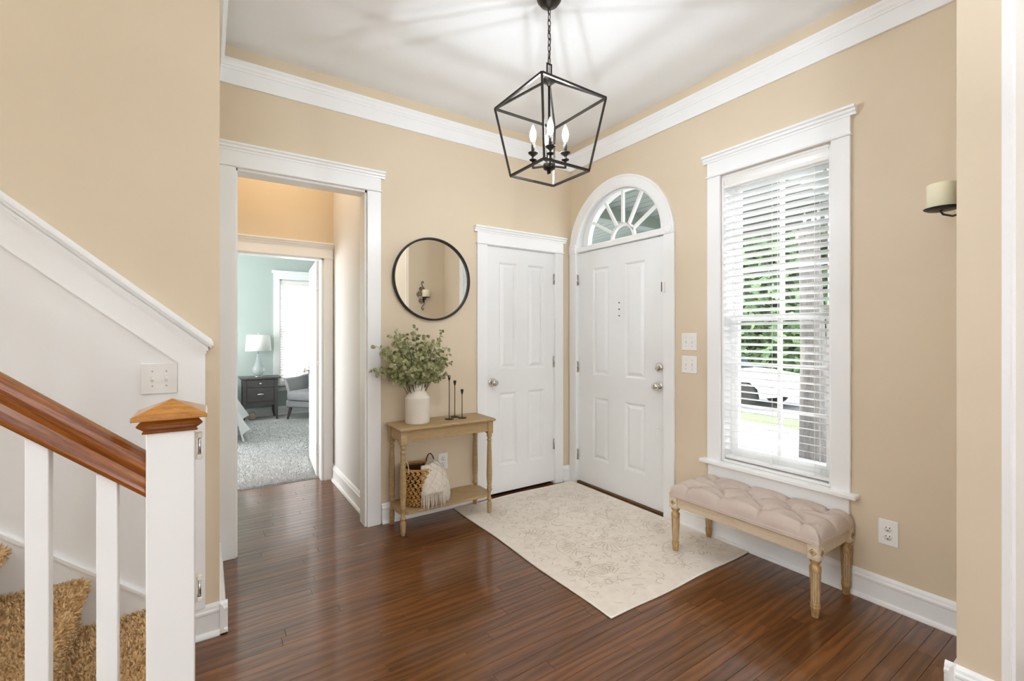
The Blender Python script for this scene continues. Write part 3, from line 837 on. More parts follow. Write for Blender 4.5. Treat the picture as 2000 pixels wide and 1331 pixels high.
og.prism([(-6.3, 0), (-6.3, RISE * NST - .1)] + [p for i in range(NST - 1, -1, -1) for p in ((NX - RUN * i - RUN - .035, RISE * (i + 1) - .022), (NX - RUN * i - .035, RISE * (i + 1) - .022))] + [(NX - .035, 0)], 'y', SY0 - .022, SY0)
og.build('outer_stringer', TRIM, st)

# panelled wainscot under the rake
wc = thing('trim_10', 'white raked wainscot with a moulded cap on the stair wall', 'wainscot', kind='structure')
def capz(x): return 1.262 + (-2.703 - x) * .852
XA, XB, XS = -6.3, -2.727, -2.822
MB().prism([(XA, 0), (XA, capz(XA) - .05), (XB, capz(XB) - .05), (XB, 0)], 'y', YS - .004, YS).build('panel', TRIM, wc)
MB().prism([(XA, capz(XA) - .175), (XA, capz(XA) - .03), (XB, capz(XB) - .03), (XB, capz(XB) - .175 + .0)], 'y', YS - .0222, YS - .003).build('rake_board', TRIM, wc)
MB().prism([(XS, .134), (XS, capz(XS) - .14), (XB, capz(XB) - .14), (XB, .134)], 'y', YS - .0218, YS - .003).build('stile', TRIM, wc)
cpm = MB()
for (za, zb_, p, xe) in ((-.056, -.040, .030, XB + .004), (-.040, -.026, .036, XB + .010), (-.026, -.018, .028, XB + .010), (-.018, -.004, .044, XB + .022), (-.004, .016, .056, XB + .028), (.016, .022, .048, XB + .024)):
    cpm.prism([(XA, capz(XA) + za), (XA, capz(XA) + zb_), (xe, capz(xe) + zb_), (xe, capz(xe) + za)], 'y', YS - p, YS)
cpm.build('rake_cap', TRIM, wc)

# railing
rl = thing('stair_railing', 'white stair railing with a polished oak handrail and square newel post', 'railing', (0, 0, 0))
NXC, NYC, NH = -2.7945, -1.6875, .0475
pb = MB().box(NXC - NH, NXC + NH, NYC - NH, NYC + NH, 0, 1.068, .002)
np_o = pb.build('newel_post', TRIM, rl)
q2 = math.sqrt(2)
def sq(prof): return [(r * q2, z) for r, z in prof]
MC = Matrix.Translation((NXC, NYC, 0))
MB().lathe(sq([(0, 1.068), (.054, 1.068), (.055, 1.071), (.052, 1.075), (.064, 1.086), (.065, 1.089), (.057, 1.098), (.057, 1.102)]), 4, MC, False, PI / 4).build('cap_moulding', RAILW, np_o)
MB().lathe(sq([(0, 1.101), (.0730, 1.101), (.0740, 1.103), (.0740, 1.110), (.071, 1.112), (0, 1.144)]), 4, MC, False, PI / 4).build('pyramid_cap', CAPW, np_o)
# handrail profile swept along the slope
hp = [(-.030, -.044), (.030, -.044), (.032, -.036), (.030, -.030), (.024, -.022), (.022, -.010), (.028, -.002), (.034, .006), (.035, .016), (.030, .026), (.018, .034), (0, .037), (-.018, .034), (-.030, .026), (-.035, .016), (-.034, .006), (-.028, -.002), (-.022, -.010), (-.024, -.022), (-.030, -.030), (-.032, -.036)]
ang = math.atan(.833); xs0 = NXC - NH - .0; zc0 = .968
vs = []; fs = []; n = len(hp); RL = 4.3
for X in (-.03, RL):
    for (w, hgt) in hp: vs.append((-X - hgt * .833 * (1 if X < 0 else 0), w, hgt))
for k in range(n): fs.append((k, (k + 1) % n, n + (k + 1) % n, n + k))
fs += [tuple(range(n)), tuple(range(2 * n - 1, n - 1, -1))]
hm = MB(); hm.add(vs, fs, False); ho = hm.build('handrail', RAILW, rl, loc=(xs0, NYC, zc0)); ho.rotation_euler = (0, ang, 0)
bx = -2.916; k = 0
BWD = .0375
while bx > -6.0:
    step = int((NX - bx) / RUN); zb_ = RISE * (max(step, 0) + 1) - .005 if bx < NX else 0.0
    zt = zc0 + (xs0 - bx) * .833 - .05
    MB().box(bx - BWD / 2, bx + BWD / 2, NYC - BWD / 2, NYC + BWD / 2, zb_, zt, .0015).build('baluster', TRIM, rl)
    bx -= .1165
def bracket(z, label):
    t = thing('gate_bracket', label, 'hinge bracket', (NXC + NH, NYC - .012, z), group='gate hinge brackets on the newel post')
    MB().box(0, .004, -.012, .016, -.034, .034, .001).build('plate', IVORY, t)
    MB().box(.004, .016, -.010, .012, .020, .034, .002).build('lug', IVORY, t); MB().box(.004, .016, -.010, .012, -.034, -.022, .002).build('lug', IVORY, t)
    MB().lathe([(0, -.030), (.0035, -.030), (.0035, .026), (0, .026)], 10, Matrix.Translation((.010, -.004, 0))).build('pin', NICKEL, t)
bracket(1.02, 'small ivory gate bracket just under the newel cap')
bracket(.655, 'small ivory gate bracket low on the newel post')

# ================================================================== switches, outlets
def switch_plate(name, label, loc, rz, w=.118, h=.118, n=2):
    t = thing(name, label, 'light switch', loc, rz)
    MB().box(-w / 2, w / 2, -.006, 0, -h / 2, h / 2, .0025).build('plate', PLASTIC, t)
    for k in range(n):
        x = (k - (n - 1) / 2) * .046
        MB().box(x - .005, x + .005, -.0075, -.003, -.012, .012, .001).build('toggle_slot', IVORY, t)
        MB().box(x - .004, x + .004, -.018, -.004, -.001, .009, .0015, Matrix.Rotation(R(12), 4, 'X')).build('toggle', PLASTIC, t)
        for z in (.030, -.030):
            MB().lathe([(0, 0), (.0032, 0), (.002, .0015), (0, .0016)], 10, Matrix.Translation((x, -.006, z)) @ Matrix.Rotation(PI / 2, 4, 'X')).build('screw', NICKEL, t)
switch_plate('switch_plate', 'upper white double light switch between entry door and window', (0, -1.222, 1.256), RB)
switch_plate('switch_plate', 'lower white double light switch between entry door and window', (0, -1.222, 1.101), RB)
switch_plate('switch_plate', 'white double light switch on the stair wainscot above the newel post', (-2.884, YS - .004, 1.124), 0, .122, .126)
def outlet(label, loc, rz, w=.078, h=.122):
    t = thing('wall_outlet', label, 'outlet', loc, rz)
    MB().box(-w / 2, w / 2, -.006, 0, -h / 2, h / 2, .0025).build('plate', PLASTIC, t)
    for z in (.020, -.020):
        f = MB().lathe([(0, 0), (.0165, 0), (.016, .003), (0, .003)], 20, Matrix.Translation((0, -.005, z)) @ Matrix.Rotation(PI / 2, 4, 'X')).build('socket', PLASTIC, t)
        s = MB(); s.box(-.008, -.0055, -.0088, -.007, z + .001, z + .009); s.box(.0055, .008, -.0088, -.007, z + .001, z + .009)
        s.lathe([(0, 0), (.0028, 0), (0, .0008)], 8, Matrix.Translation((0, -.008, z - .008)) @ Matrix.Rotation(PI / 2, 4, 'X')); s.build('slots', DARKSLOT, f)
    return t
outlet('white wall outlet low on the wall beyond the bench', (0, -2.308, .353), RB)
outlet('white wall outlet half hidden behind the woven basket', (-1.255, 0, .36), 0)
ds = thing('door_sensor', 'small white and black alarm sensor on the entry door casing', 'sensor', (0, -1.028, 1.645), RB)
MB().box(-.002, .012, -.040, -.020, -.040, .034, .002).build('housing', PLASTIC, ds)
MB().box(-.012, -.002, -.036, -.012, -.034, .034, .001).build('magnet', DARKSLOT, ds)

# ================================================================== mirror
mr = thing('round_mirror', 'round black-framed mirror on the tan wall', 'mirror', (-1.341, 0, 1.712))
def ringm(prof, seg=72):
    m = MB(); vs = []; fs = []; n = len(prof)
    for i in range(seg):
        a = 2 * PI * i / seg
        vs += [(r * math.cos(a), -o_, r * math.sin(a)) for r, o_ in prof]
    for i in range(seg):
        for k in range(n):
            kk = (k + 1) % n; j = (i + 1) % seg
            fs.append((i * n + k, i * n + kk, j * n + kk, j * n + k))
    return m.add(vs, fs, True)
ringm([(.290, .004), (.290, .026), (.293, .030), (.301, .030), (.304, .026), (.304, .004)]).build('frame', BLACKM, mr)
MB().lathe([(0, .004), (.291, .004), (.291, .012), (0, .012)], 72, Matrix.Rotation(PI / 2, 4, 'X'), False).build('glass', MIRROR, mr)

# ================================================================== chandelier
CX, CY = -1.310, -1.345
ch = thing('chandelier', 'dark bronze open lantern chandelier with four lit candle bulbs', 'chandelier', (CX, CY, 0))
MB().lathe([(0, 2.992), (.062, 2.992), (.064, 2.985), (.060, 2.965), (.045, 2.945), (.018, 2.935), (.008, 2.928), (0, 2.926)], 28).build('canopy', BRONZE, ch)
z = 2.930; k = 0
while z > 2.66:
    Lk = MB(); pts = []
    for i in range(14):
        a = 2 * PI * i / 14
        p = (.0075 * math.cos(a), 0, .020 * math.sin(a)); pts.append(p if k % 2 == 0 else (0, p[0], p[2]))
    o = Lk.tube(pts, .0022, 6, True).build('chain_link', BRONZE, ch, loc=(0, 0, z - .018)); z -= .031; k += 1
MB().tube([(.004, .006, 2.93), (-.004, .005, 2.85), (.005, -.005, 2.77), (.003, .004, 2.68), (0, 0, 2.6)], .002, 6).build('cable', BRONZE, ch)
loop = MB(); loop.bar((-.013, 0, 2.585), (-.013, 0, 2.648), .006); loop.bar((.013, 0, 2.585), (.013, 0, 2.648), .006); loop.bar((-.016, 0, 2.648), (.016, 0, 2.648), .006)
loop.build('hanging_loop', BRONZE, ch)
MB().lathe([(0, 2.592), (.010, 2.592), (.012, 2.580), (.030, 2.574), (.032, 2.560), (.014, 2.552), (.010, 2.540), (0, 2.538)], 20).build('hub', BRONZE, ch)
ZT, ZB, TT, TB = 2.452, 2.106, .276 / q2, .1955 / q2
ct = [(-TT, -TT, ZT), (TT, -TT, ZT), (TT, TT, ZT), (-TT, TT, ZT)]; cbm = [(-TB, -TB, ZB), (TB, -TB, ZB), (TB, TB, ZB), (-TB, TB, ZB)]
BWt = .0105
for i in range(4):
    j = (i + 1) % 4
    MB().bar(ct[i], ct[j], BWt).build('top_bar', BRONZE, ch)
    MB().bar(cbm[i], cbm[j], BWt).build('bottom_bar', BRONZE, ch)
    MB().bar(ct[i], cbm[i], BWt).build('corner_bar', BRONZE, ch)
    MB().bar(ct[i], (ct[i][0] * .05, ct[i][1] * .05, 2.566), BWt * .9).build('roof_bar', BRONZE, ch)
MB().lathe([(0, 2.56), (.006, 2.56), (.006, 2.17), (.012, 2.165), (.014, 2.158), (.026, 2.155), (.030, 2.150), (.030, 2.130), (.026, 2.125), (.010, 2.122), (.009, 2.108), (.004, 2.104), (0, 2.103)], 20).build('stem', BRONZE, ch)
for k in range(4):
    a = R(55.5 + 90 * k); c_, s_ = math.cos(a), math.sin(a); r0 = .080
    am_ = MB(); am_.bar((.02 * c_, .02 * s_, 2.140), (r0 * c_, r0 * s_, 2.133), .008); am_.bar((r0 * c_, r0 * s_, 2.130), (r0 * c_, r0 * s_, 2.176), .008)
    arm = am_.build('arm', BRONZE, ch)
    T = Matrix.Translation((r0 * c_, r0 * s_, 0))
    MB().lathe([(0, 2.162), (.006, 2.164), (.018, 2.170), (.019, 2.173), (.007, 2.180), (.007, 2.190), (.024, 2.204), (.025, 2.208), (.009, 2.211), (.0, 2.211)], 20, T).build('bobeche', BRONZE, arm)
    MB().lathe([(0, 2.208), (.0085, 2.208), (.0085, 2.262), (.0, 2.262)], 14, T).build('candle_sleeve', BRONZE, arm)
    MB().lathe([(0, 2.256), (.007, 2.258), (.010, 2.268), (.0155, 2.285), (.0165, 2.297), (.0135, 2.315), (.007, 2.333), (.002, 2.345), (0, 2.347)], 16, T).build('bulb', BULB, arm)
    MB().lathe([(0, 2.284), (.003, 2.285), (.0035, 2.295), (.003, 2.304), (0, 2.305)], 10, T).build('filament', FILAMENT, arm)

# lobby ceiling lamp (warm)
lf = thing('flush_lamp', 'warm flush lamp on the lobby ceiling out of view', 'lamp', (-2.25, .66, 2.99))
MB().lathe([(0, 0), (.15, 0), (.15, -.03), (.14, -.035), (0, -.035)], 28).build('base', NICKEL, lf)
MB().lathe([(.135, -.034), (.13, -.06), (.10, -.095), (.05, -.115), (0, -.12)], 28).build('glass_bowl', WARM, lf)

# unseen uplight added behind the camera to bounce fill off the ceiling
def fill_uplight(x, y_, label):
    t = thing('fill_lamp', label, 'lamp', (x, y_, 0))
    MB().lathe([(0, 0), (.14, 0), (.14, .015), (.03, .03), (0, .03)], 24).build('base', BLACKM, t)
    MB().lathe([(0, .02), (.012, .02), (.012, 1.74), (0, 1.74)], 12).build('pole', BLACKM, t)
    MB().lathe([(0, 1.72), (.05, 1.73), (.14, 1.77), (.19, 1.82), (.185, 1.82), (.135, 1.78), (.05, 1.745), (0, 1.74)], 28).build('bowl', BLACKM, t)
    MB().lathe([(0, 1.775), (.12, 1.775), (.12, 1.780), (0, 1.780)], 24).build('glow_disc', FILL_GLOW, t)
fill_uplight(-1.9, -4.0, 'unseen black uplight added in the hall as bounced fill')

# ================================================================== console table
TZ = .700
tb = thing('console_table', 'narrow beige wooden console table with turned legs and lower shelf', 'table', (-1.338, -.165, 0))
hw, hd = .352, .140
top = MB(); 
prof = [(hw, hd, TZ - .022), (hw + .006, hd + .006, TZ - .014), (hw + .006, hd + .006, TZ - .008), (hw - .004, hd - .004, TZ)]
vs = []; fs = []
for (a, b, z) in prof: vs += [(-a, -b, z), (a, -b, z), (a, b, z), (-a, b, z)]
for r in range(3):
    for k in range(4): fs.append((r * 4 + k, r * 4 + (k + 1) % 4, r * 4 + 4 + (k + 1) % 4, r * 4 + 4 + k))
fs += [(0, 1, 2, 3), (12, 13, 14, 15)]
top.add(vs, fs).build('tabletop', TABLEW, tb)
LX, LY = .326, .106
ap = MB(); zt = TZ - .022
for sy in (-1, 1):
    MB().box(-LX, LX, sy * (LY + .004) - .008, sy * (LY + .004) + .008, zt - .072, zt).box(-LX, LX, sy * (LY + .004) - .012, sy * (LY + .004) + .012, zt - .074, zt - .066, .002).build('apron', TABLEW, tb)
for sx in (-1, 1):
    MB().box(sx * (LX + .004) - .008, sx * (LX + .004) + .008, -LY, LY, zt - .072, zt).box(sx * (LX + .004) - .012, sx * (LX + .004) + .012, -LY, LY, zt - .074, zt - .066, .002).build('apron', TABLEW, tb)
lp = [(0, 0), (.012, 0), (.0145, .004), (.0175, .055), (.0185, .075), (.0165, .088), (.012, .096), (.013, .100), (.018, .104), (.018, .114), (.012, .120), (.012, .165), (.019, .172), (.020, .182), (.013, .190), (.018, .196), (.018, .202), (.015, .208),
      (.020, .26), (.021, .30), (.018, .42), (.0145, .525), (.0145, .532), (.019, .536), (.019, .542), (.013, .548), (.013, .556), (.019, .566), (.020, .576), (.015, .590), (.0, .590)]
for sx in (-1, 1):
    for sy in (-1, 1):
        T = Matrix.Translation((sx * LX, sy * LY, 0))
        m = MB().lathe(lp, 18, T); m.box(sx * LX - .021, sx * LX + .021, sy * LY - .021, sy * LY + .021, .588, zt, .002)
        m.build('leg', TABLEW, tb)
SZ = .152
c_ = .05
MB().prism([(-LX - .02, -LY + .03), (-LX + .03, -LY - .02), (LX - .03, -LY - .02), (LX + .02, -LY + .03), (LX + .02, LY - .03), (LX - .03, LY + .02), (-LX + .03, LY + .02), (-LX - .02, LY - .03)], 'z', SZ - .018, SZ).build('lower_shelf', TABLEW, tb)

# vase + eucalyptus
VX, VY = -1.522, -.165
vs_ = thing('ceramic_vase', 'cream ceramic churn-shaped vase on the console table', 'vase', (VX, VY, TZ))
MB().lathe([(0, 0), (.076, 0), (.081, .004), (.083, .012), (.083, .168), (.0835, .172), (.083, .176), (.080, .179), (.0795, .180), (.0535, .219), (.051, .225), (.052, .232), (.053, .238), (.050, .242), (.051, .262), (.053, .268), (.052, .272), (.046, .272), (.044, .262), (.044, .230), (.07, .18), (.074, .1), (.0, .06)], 40).build('body', CERAMIC, vs_)
eu = thing('eucalyptus_bunch', 'bushy bunch of faux eucalyptus stems standing in the cream vase', 'plant', (VX, VY, TZ + .03))
rr = random.Random(11)
def leafshape(mb, p, d, nrm, L, Wd):
    d = d.normalized(); nrm = (nrm - d * nrm.dot(d)).normalized(); x = d.cross(nrm)
    pts = []
    base = p
    for (f, w) in ((0, .05), (.2, .75), (.5, 1.0), (.8, .72), (1.0, .1)):
        c0 = base + d * (L * f) + nrm * (L * .10 * math.sin(f * PI))
        pts += [c0 - x * (w * Wd) + nrm * (.15 * w * Wd), c0, c0 + x * (w * Wd) + nrm * (.15 * w * Wd)]
    fs = []
    for r in range(4):
        for k in range(2): fs.append((r * 3 + k, r * 3 + k + 1, r * 3 + 4 + k, r * 3 + 3 + k))
    mb.add(pts, fs, True)
tips = [(-.28, .02, .49), (-.21, -.06, .57), (-.15, .03, .60), (-.08, -.02, .58), (.0, .05, .63), (.05, -.05, .55), (.12, .03, .53), (.19, -.03, .60), (.23, .02, .47), (.25, -.06, .37), (.18, -.10, .44),
        (-.25, -.09, .42), (-.28, .06, .33), (-.22, -.05, .27), (-.14, -.14, .40), (-.05, -.15, .45), (.04, -.16, .38), (.11, -.12, .33), (.24, .0, .29), (-.17, .08, .46), (.10, .09, .45), (-.10, -.11, .31), (-.02, .09, .50), (-.11, .0, .49), (.02, -.08, .49), (-.13, -.10, .30), (.11, -.08, .30), (.0, -.14, .32), (-.20, .0, .31), (.17, .04, .33), (-.06, -.12, .36), (.06, -.12, .35)]
for ti, tp in enumerate(tips):
    tip = Vector(tp) + Vector((rr.uniform(-.015, .015), rr.uniform(-.015, .015), rr.uniform(-.015, .015)))
    base = Vector((tip.x * .09, tip.y * .12, 0)); mid1 = Vector((tip.x * .14, tip.y * .18, .215)); 
    h = tip.z
    mid2 = Vector((tip.x * .55, tip.y * .6, .23 + (h - .23) * .72 + (.05 if h < .4 else 0)))
    pts = []
    for i in range(15):
        f = i / 14
        a = base.lerp(mid1, f); b = mid1.lerp(mid2, f); c = mid2.lerp(tip, f)
        ab = a.lerp(b, f); bc = b.lerp(c, f); pts.append(ab.lerp(bc, f))
    rad = [.0028 - .0018 * i / 14 for i in range(15)]
    so = MB().tube(pts, rad, 5).build('stem', STEM, eu)
    lm = MB()
    for i in range(5, 15):
        d = (pts[min(i + 1, 14)] - pts[i - 1]).normalized()
        if pts[i].z < .25: continue
        for sgn in range(4 if i < 13 else 2):
            side = d.cross(Vector((rr.uniform(-1, 1), rr.uniform(-1, 1), rr.uniform(-1, 1)))).normalized()
            dd = (side + d * rr.uniform(-.1, .7)); L = rr.uniform(.030, .043) * (.75 if i > 12 else 1)
            if (pts[i] + dd.normalized() * L).y > .155: dd.y = -abs(dd.y)
            leafshape(lm, pts[i] + side * .004 + d * rr.uniform(-.01, .01), dd, Vector((rr.uniform(-.6, .6), -1, rr.uniform(-.2, .9))), L, L * rr.uniform(.36, .48))
    tag(lm.build('leaves', EUC, so, fix=False), kind='stuff')

def candlestick(x, y, h, label):
    t = thing('candlestick', label, 'candlestick', (x, y, TZ), group='black candlesticks on the console table')
    MB().lathe([(0, 0), (.032, 0), (.033, .002), (.032, .0045), (0, .0055)], 28).build('base', BLACKM, t)
    MB().lathe([(0, .004), (.0045, .004), (.0030, .010), (.0028, h - .034), (.0, h - .034)], 10).build('rod', BLACKM, t)
    MB().lathe([(0, h - .038), (.004, h - .036), (.0065, h - .028), (.0105, h - .012), (.0105, h - .002), (.0095, h), (.0085, h), (.0085, h - .010), (0, h - .012)], 16).build('candle_cup', BLACKM, t)
candlestick(-1.282, -.165, .312, 'tallest black candlestick next to the cream vase')
candlestick(-1.210, -.110, .268, 'middle-height black candlestick behind the other two')
candlestick(-1.183, -.172, .208, 'shortest black candlestick nearest the closet door')

# basket on the lower shelf
BX, BY, BZ = -1.515, -.165, SZ
bk = thing('woven_basket', 'round honey-brown woven basket on the table shelf', 'basket', (BX, BY, BZ))
def brad(z): return .088 + .030 * math.sin(min(1, z / .24) * PI * .62)
wm = MB(); rr = random.Random(5)
for ring in range(9):
    z = .018 + ring * .0265; rad = brad(z); n = 22
    for k in range(n):
        a = 2 * PI * (k + (ring % 2) * .5) / n
        for s_ in (-1, 1):
            T = Matrix.Translation((rad * math.cos(a), rad * math.sin(a), z)) @ Matrix.Rotation(a + PI / 2, 4, 'Z') @ Matrix.Rotation(s_ * R(28 + rr.uniform(-8, 8)), 4, 'Y') @ Matrix.Rotation(R(8 * s_), 4, 'Z')
            T = Matrix.Translation((0, 0, s_ * .006)) @ T
            wm.ball((0, 0, 0), (.0185 * rr.uniform(.85, 1.1), .0080, .0072), 7, 5, T)
wm.build('weave', SEAGR, bk, fix=False)
MB().lathe([(0, 0), (.084, 0), (.093, .01), (.103, .1), (.107, .16), (.102, .235), (.097, .235), (.10, .16), (.095, .1), (.08, .012), (0, .01)], 32).build('lining', DARKB, bk)
rm = MB(); pts = [(.108 * math.cos(2 * PI * i / 36), .108 * math.sin(2 * PI * i / 36), .247) for i in range(36)]
rm.tube(pts, .009, 8, True); rm.build('rim', SEAGR, bk)
for a0, nm in ((R(195), 0), (R(20), 1)):
    hx, hy = math.cos(a0), math.sin(a0); tx, ty = -hy, hx; pts = []
    for i in range(17):
        f = PI * i / 16
        pts.append((.110 * hx + tx * .042 * math.cos(f) , .110 * hy + ty * .042 * math.cos(f), .235 + .078 * math.sin(f)))
    MB().tube(pts, .0035, 7).build('handle', BRONZE if nm else CORD, bk)

# throw blanket over the basket
th = thing('throw_blanket', 'cream knitted throw with diamond cords and a fringe draped over the basket', 'blanket', (BX, BY, BZ))
def drape(u, v):
    # u: around the basket from front to the right-back, v: from inside over the rim downwards
    a = R(-106) + R(124) * u
    fold = .008 * math.sin(u * 22) * max(0, v - .25)
    stretch = .135 + .055 * math.sin(PI * min(1, u * 1.0)) + .02 * u
    if v < .22:
        f = v / .22; r = .045 + (.118 - .045) * f; z = .236 + .036 * math.sin(f * PI * .75) + .012 * u
    else:
        f = (v - .22) / .78
        r = .118 + (stretch - .118) * (1 - (1 - f) ** 1.8) + fold
        z = .262 - (.175 - .03 * u) * (f ** 1.25) - .0
        z += .012 * u
    return Vector((r * math.cos(a) + .012, r * math.sin(a) * .86, z))
m = MB(); m.grid(drape, 44, 26)
inner = MB(); m.grid(lambda u, v: drape(u, v) - Vector((math.cos(R(-106) + R(124) * u) * .004, math.sin(R(-106) + R(124) * u) * .004, .003)), 44, 26, flip=True)
m.build('cloth', KNIT, th, fix=False)
cm = MB()
for k in range(-3, 8):
    for s_ in (1, -1):
        pts = []
        for i in range(25):
            v = .12 + .86 * i / 24; u = k / 5 + s_ * (v - .12) * .55 + (0 if s_ > 0 else .35)
            if 0 <= u <= 1: pts.append(drape(u, v) * 1.004 + Vector((0, 0, .001)))
        if len(pts) > 3: cm.tube(pts, .0011, 4)
cm.build('diamond_cords', CORD, th)
fm = MB(); rr = random.Random(9)
for i in range(54):
    u = (i + .5) / 54; p = drape(u, 1.0); a = R(-106) + R(124) * u; pts = [drape(u, .97), p]
    L = rr.uniform(.085, .110) * (1.0 if u < .6 else .85)
    d = Vector((math.cos(a), math.sin(a), 0)); sw_ = rr.uniform(-.006, .006)
    low = .0
    for j in range(1, 6):
        f = j / 5
        q = p + Vector((0, 0, -L * f)) + d * (.012 * f * (1 - f * .4)) + Vector((-d.y, d.x, 0)) * sw_ * f
        # strands that lie over the shelf stay above it; those past its edge hang free
        if BY + q.y > -.288 and BZ + q.z < SZ + .003: q.z = SZ + .003 - BZ; q += d * .006
        pts.append(q)
    fm.tube(pts, [.0026, .0027, .0026, .0028, .0025, .0022, .001], 5)
tag(fm.build('fringe', KNIT, th), kind='stuff')

# ================================================================== bench
bn = thing('tufted_bench', 'blush tufted bench with whitewashed apron and fluted legs under the window', 'bench', (-.215, -1.772, 0))
# local: x = X, y = Y ; length along y
BLX, BLY = .168, .378
for sx in (-1, 1):
    MB().box(sx * BLX - .013, sx * BLX + .013, -BLY, BLY, .275, .335, .002).box(sx * (BLX + .004) - .014, sx * (BLX + .004) + .014, -BLY, BLY, .329, .337, .002).build('apron', BENCHW, bn)
for sy in (-1, 1):
    MB().box(-BLX, BLX, sy * BLY - .013, sy * BLY + .013, .275, .335, .002).box(-BLX, BLX, sy * (BLY + .004) - .014, sy * (BLY + .004) + .014, .329, .337, .002).build('apron', BENCHW, bn)
def fluted(prof, seg=60):
    m = MB(); vs = []; fs = []
    for (r, z, fl_) in prof:
        for i in range(seg):
            a = 2 * PI * i / seg; rr_ = r * (1 - fl_ * max(0, math.cos(12 * a)) ** .6)
            vs.append((rr_ * math.cos(a), rr_ * math.sin(a), z))
    for j in range(len(prof) - 1):
        for i in range(seg):
            k = (i + 1) % seg; fs.append((j * seg + i, j * seg + k, (j + 1) * seg + k, (j + 1) * seg + i))
    fs += [tuple(range(seg - 1, -1, -1)), tuple(range((len(prof) - 1) * seg, len(prof) * seg))]
    return m.add(vs, fs, True)
fp = [(.0145, .0, 0), (.0150, .004, 0), (.0185, .040, 0), (.0205, .043, 0), (.0205, .050, 0), (.0185, .053, 0), (.0205, .057, 0), (.0205, .062, 0), (.0180, .066, 0), (.0180, .070, .02), (.0182, .074, .2), (.0235, .205, .2), (.0240, .212, .02), (.0245, .222, 0), (.0240, .234, 0), (.018, .240, 0), (.017, .248, 0), (.023, .255, 0), (.0245, .262, 0), (.0235, .268, 0)]
legme = fluted(fp)
lm_ = legme.build('leg', LEGW, bn); 
legs = [lm_]
for _ in range(3):
    c = lm_.copy(); COL.objects.link(c); legs.append(c)
for lg, (sx, sy) in zip(legs, ((-1, -1), (-1, 1), (1, -1), (1, 1))):
    lg.location = (sx * BLX, sy * BLY, 0); lg.parent = bn
    blk = MB().box(-.0255, .0255, -.0255, .0255, .268, .338, .002).build('corner_block', BENCHW, lg)
    for (M_) in (Matrix.Translation((sx * .0255, 0, .303)) @ Matrix.Rotation(PI / 2 * sx, 4, 'Y'), Matrix.Translation((0, sy * .0255, .303)) @ Matrix.Rotation(-PI / 2 * sy, 4, 'X')):
        pt = MB(); pt.box(-.021, .021, -.019, .019, 0, .0015, .0004, M_); pt.build('carved_square', LIMED, lg)
        d_ = MB(); ring_ = [(.0165, 0), (0, .0165), (-.0165, 0), (0, -.0165)]
        d_.tube([(*p, .002) for p in ring_], .0022, 4, True, M_, False); d_.lathe([(.0075, .0015), (.0085, .0035), (.006, .003), (.003, .0022), (.002, .004), (0, .0042)], 12, M_); d_.build('carved_rosette', LEGW, lg)
BTN = [(-.108, y_) for y_ in (.300, .100, -.114, -.313)] + [(0.0, y_) for y_ in (.200, -.004, -.205)] + [(.098, y_) for y_ in (.300, .100, -.114, -.305)]
CW, CL = .192, .402
NB = 96
diag = []
for i, p in enumerate(BTN):
    for q in BTN[i + 1:]:
        if .1 < math.hypot(p[0] - q[0], p[1] - q[1]) < .17: diag.append((p, q))
for p in BTN:
    if p[0] < -.05: diag.append((p, (-CW, p[1])))
    if p[0] > .05: diag.append((p, (CW, p[1])))
for p in (BTN[0], BTN[3]): diag.append((p, (p[0] * 1.5, math.copysign(CL, p[1]))))
for p in (BTN[7], BTN[10]): diag.append((p, (p[0] * 1.5, math.copysign(CL, p[1]))))
diag += [((0, .200), (0, CL)), ((0, -.205), (0, -CL))]
def segd(px, py, a, b):
    ax, ay = a; bx_, by_ = b; dx, dy = bx_ - ax, by_ - ay
    t_ = max(0, min(1, ((px - ax) * dx + (py - ay) * dy) / (dx * dx + dy * dy)))
    return math.hypot(px - ax - t_ * dx, py - ay - t_ * dy)
def cush(u, v):
    # rounded-box height field with tuft dimples and pleats
    def edge(s_):       # squash parameter towards the rounded edge
        return s_
    x = (u * 2 - 1) * CW; y_ = (v * 2 - 1) * CL
    ex = CW - abs(x); ey = CL - abs(y_); e = min(ex, ey); rd = .045
    z = .338
    prof_ = 1.0 if e > rd else math.sqrt(max(0, 1 - ((rd - e) / rd) ** 2))
    hgt = .018 + .066 * prof_
    dip = 0
    for b_ in BTN:
        d_ = math.hypot(x - b_[0], y_ - b_[1]); dip = max(dip, .062 * math.exp(-(d_ / .030) ** 1.1))
    pl_ = 0
    for a, b_ in diag: pl_ = max(pl_, .030 * math.exp(-(segd(x, y_, a, b_) / .016) ** .8))
    return Vector((x, y_, z + (hgt - max(dip, pl_) * (.35 + .65 * prof_))))
def warp(t_):   # denser samples near the edges
    return .5 - .5 * math.cos(PI * t_)
cu_ = MB(); cu_.grid(lambda a, b: cush(warp(a) * .55 + a * .45, warp(b) * .25 + b * .75), 84, 170)
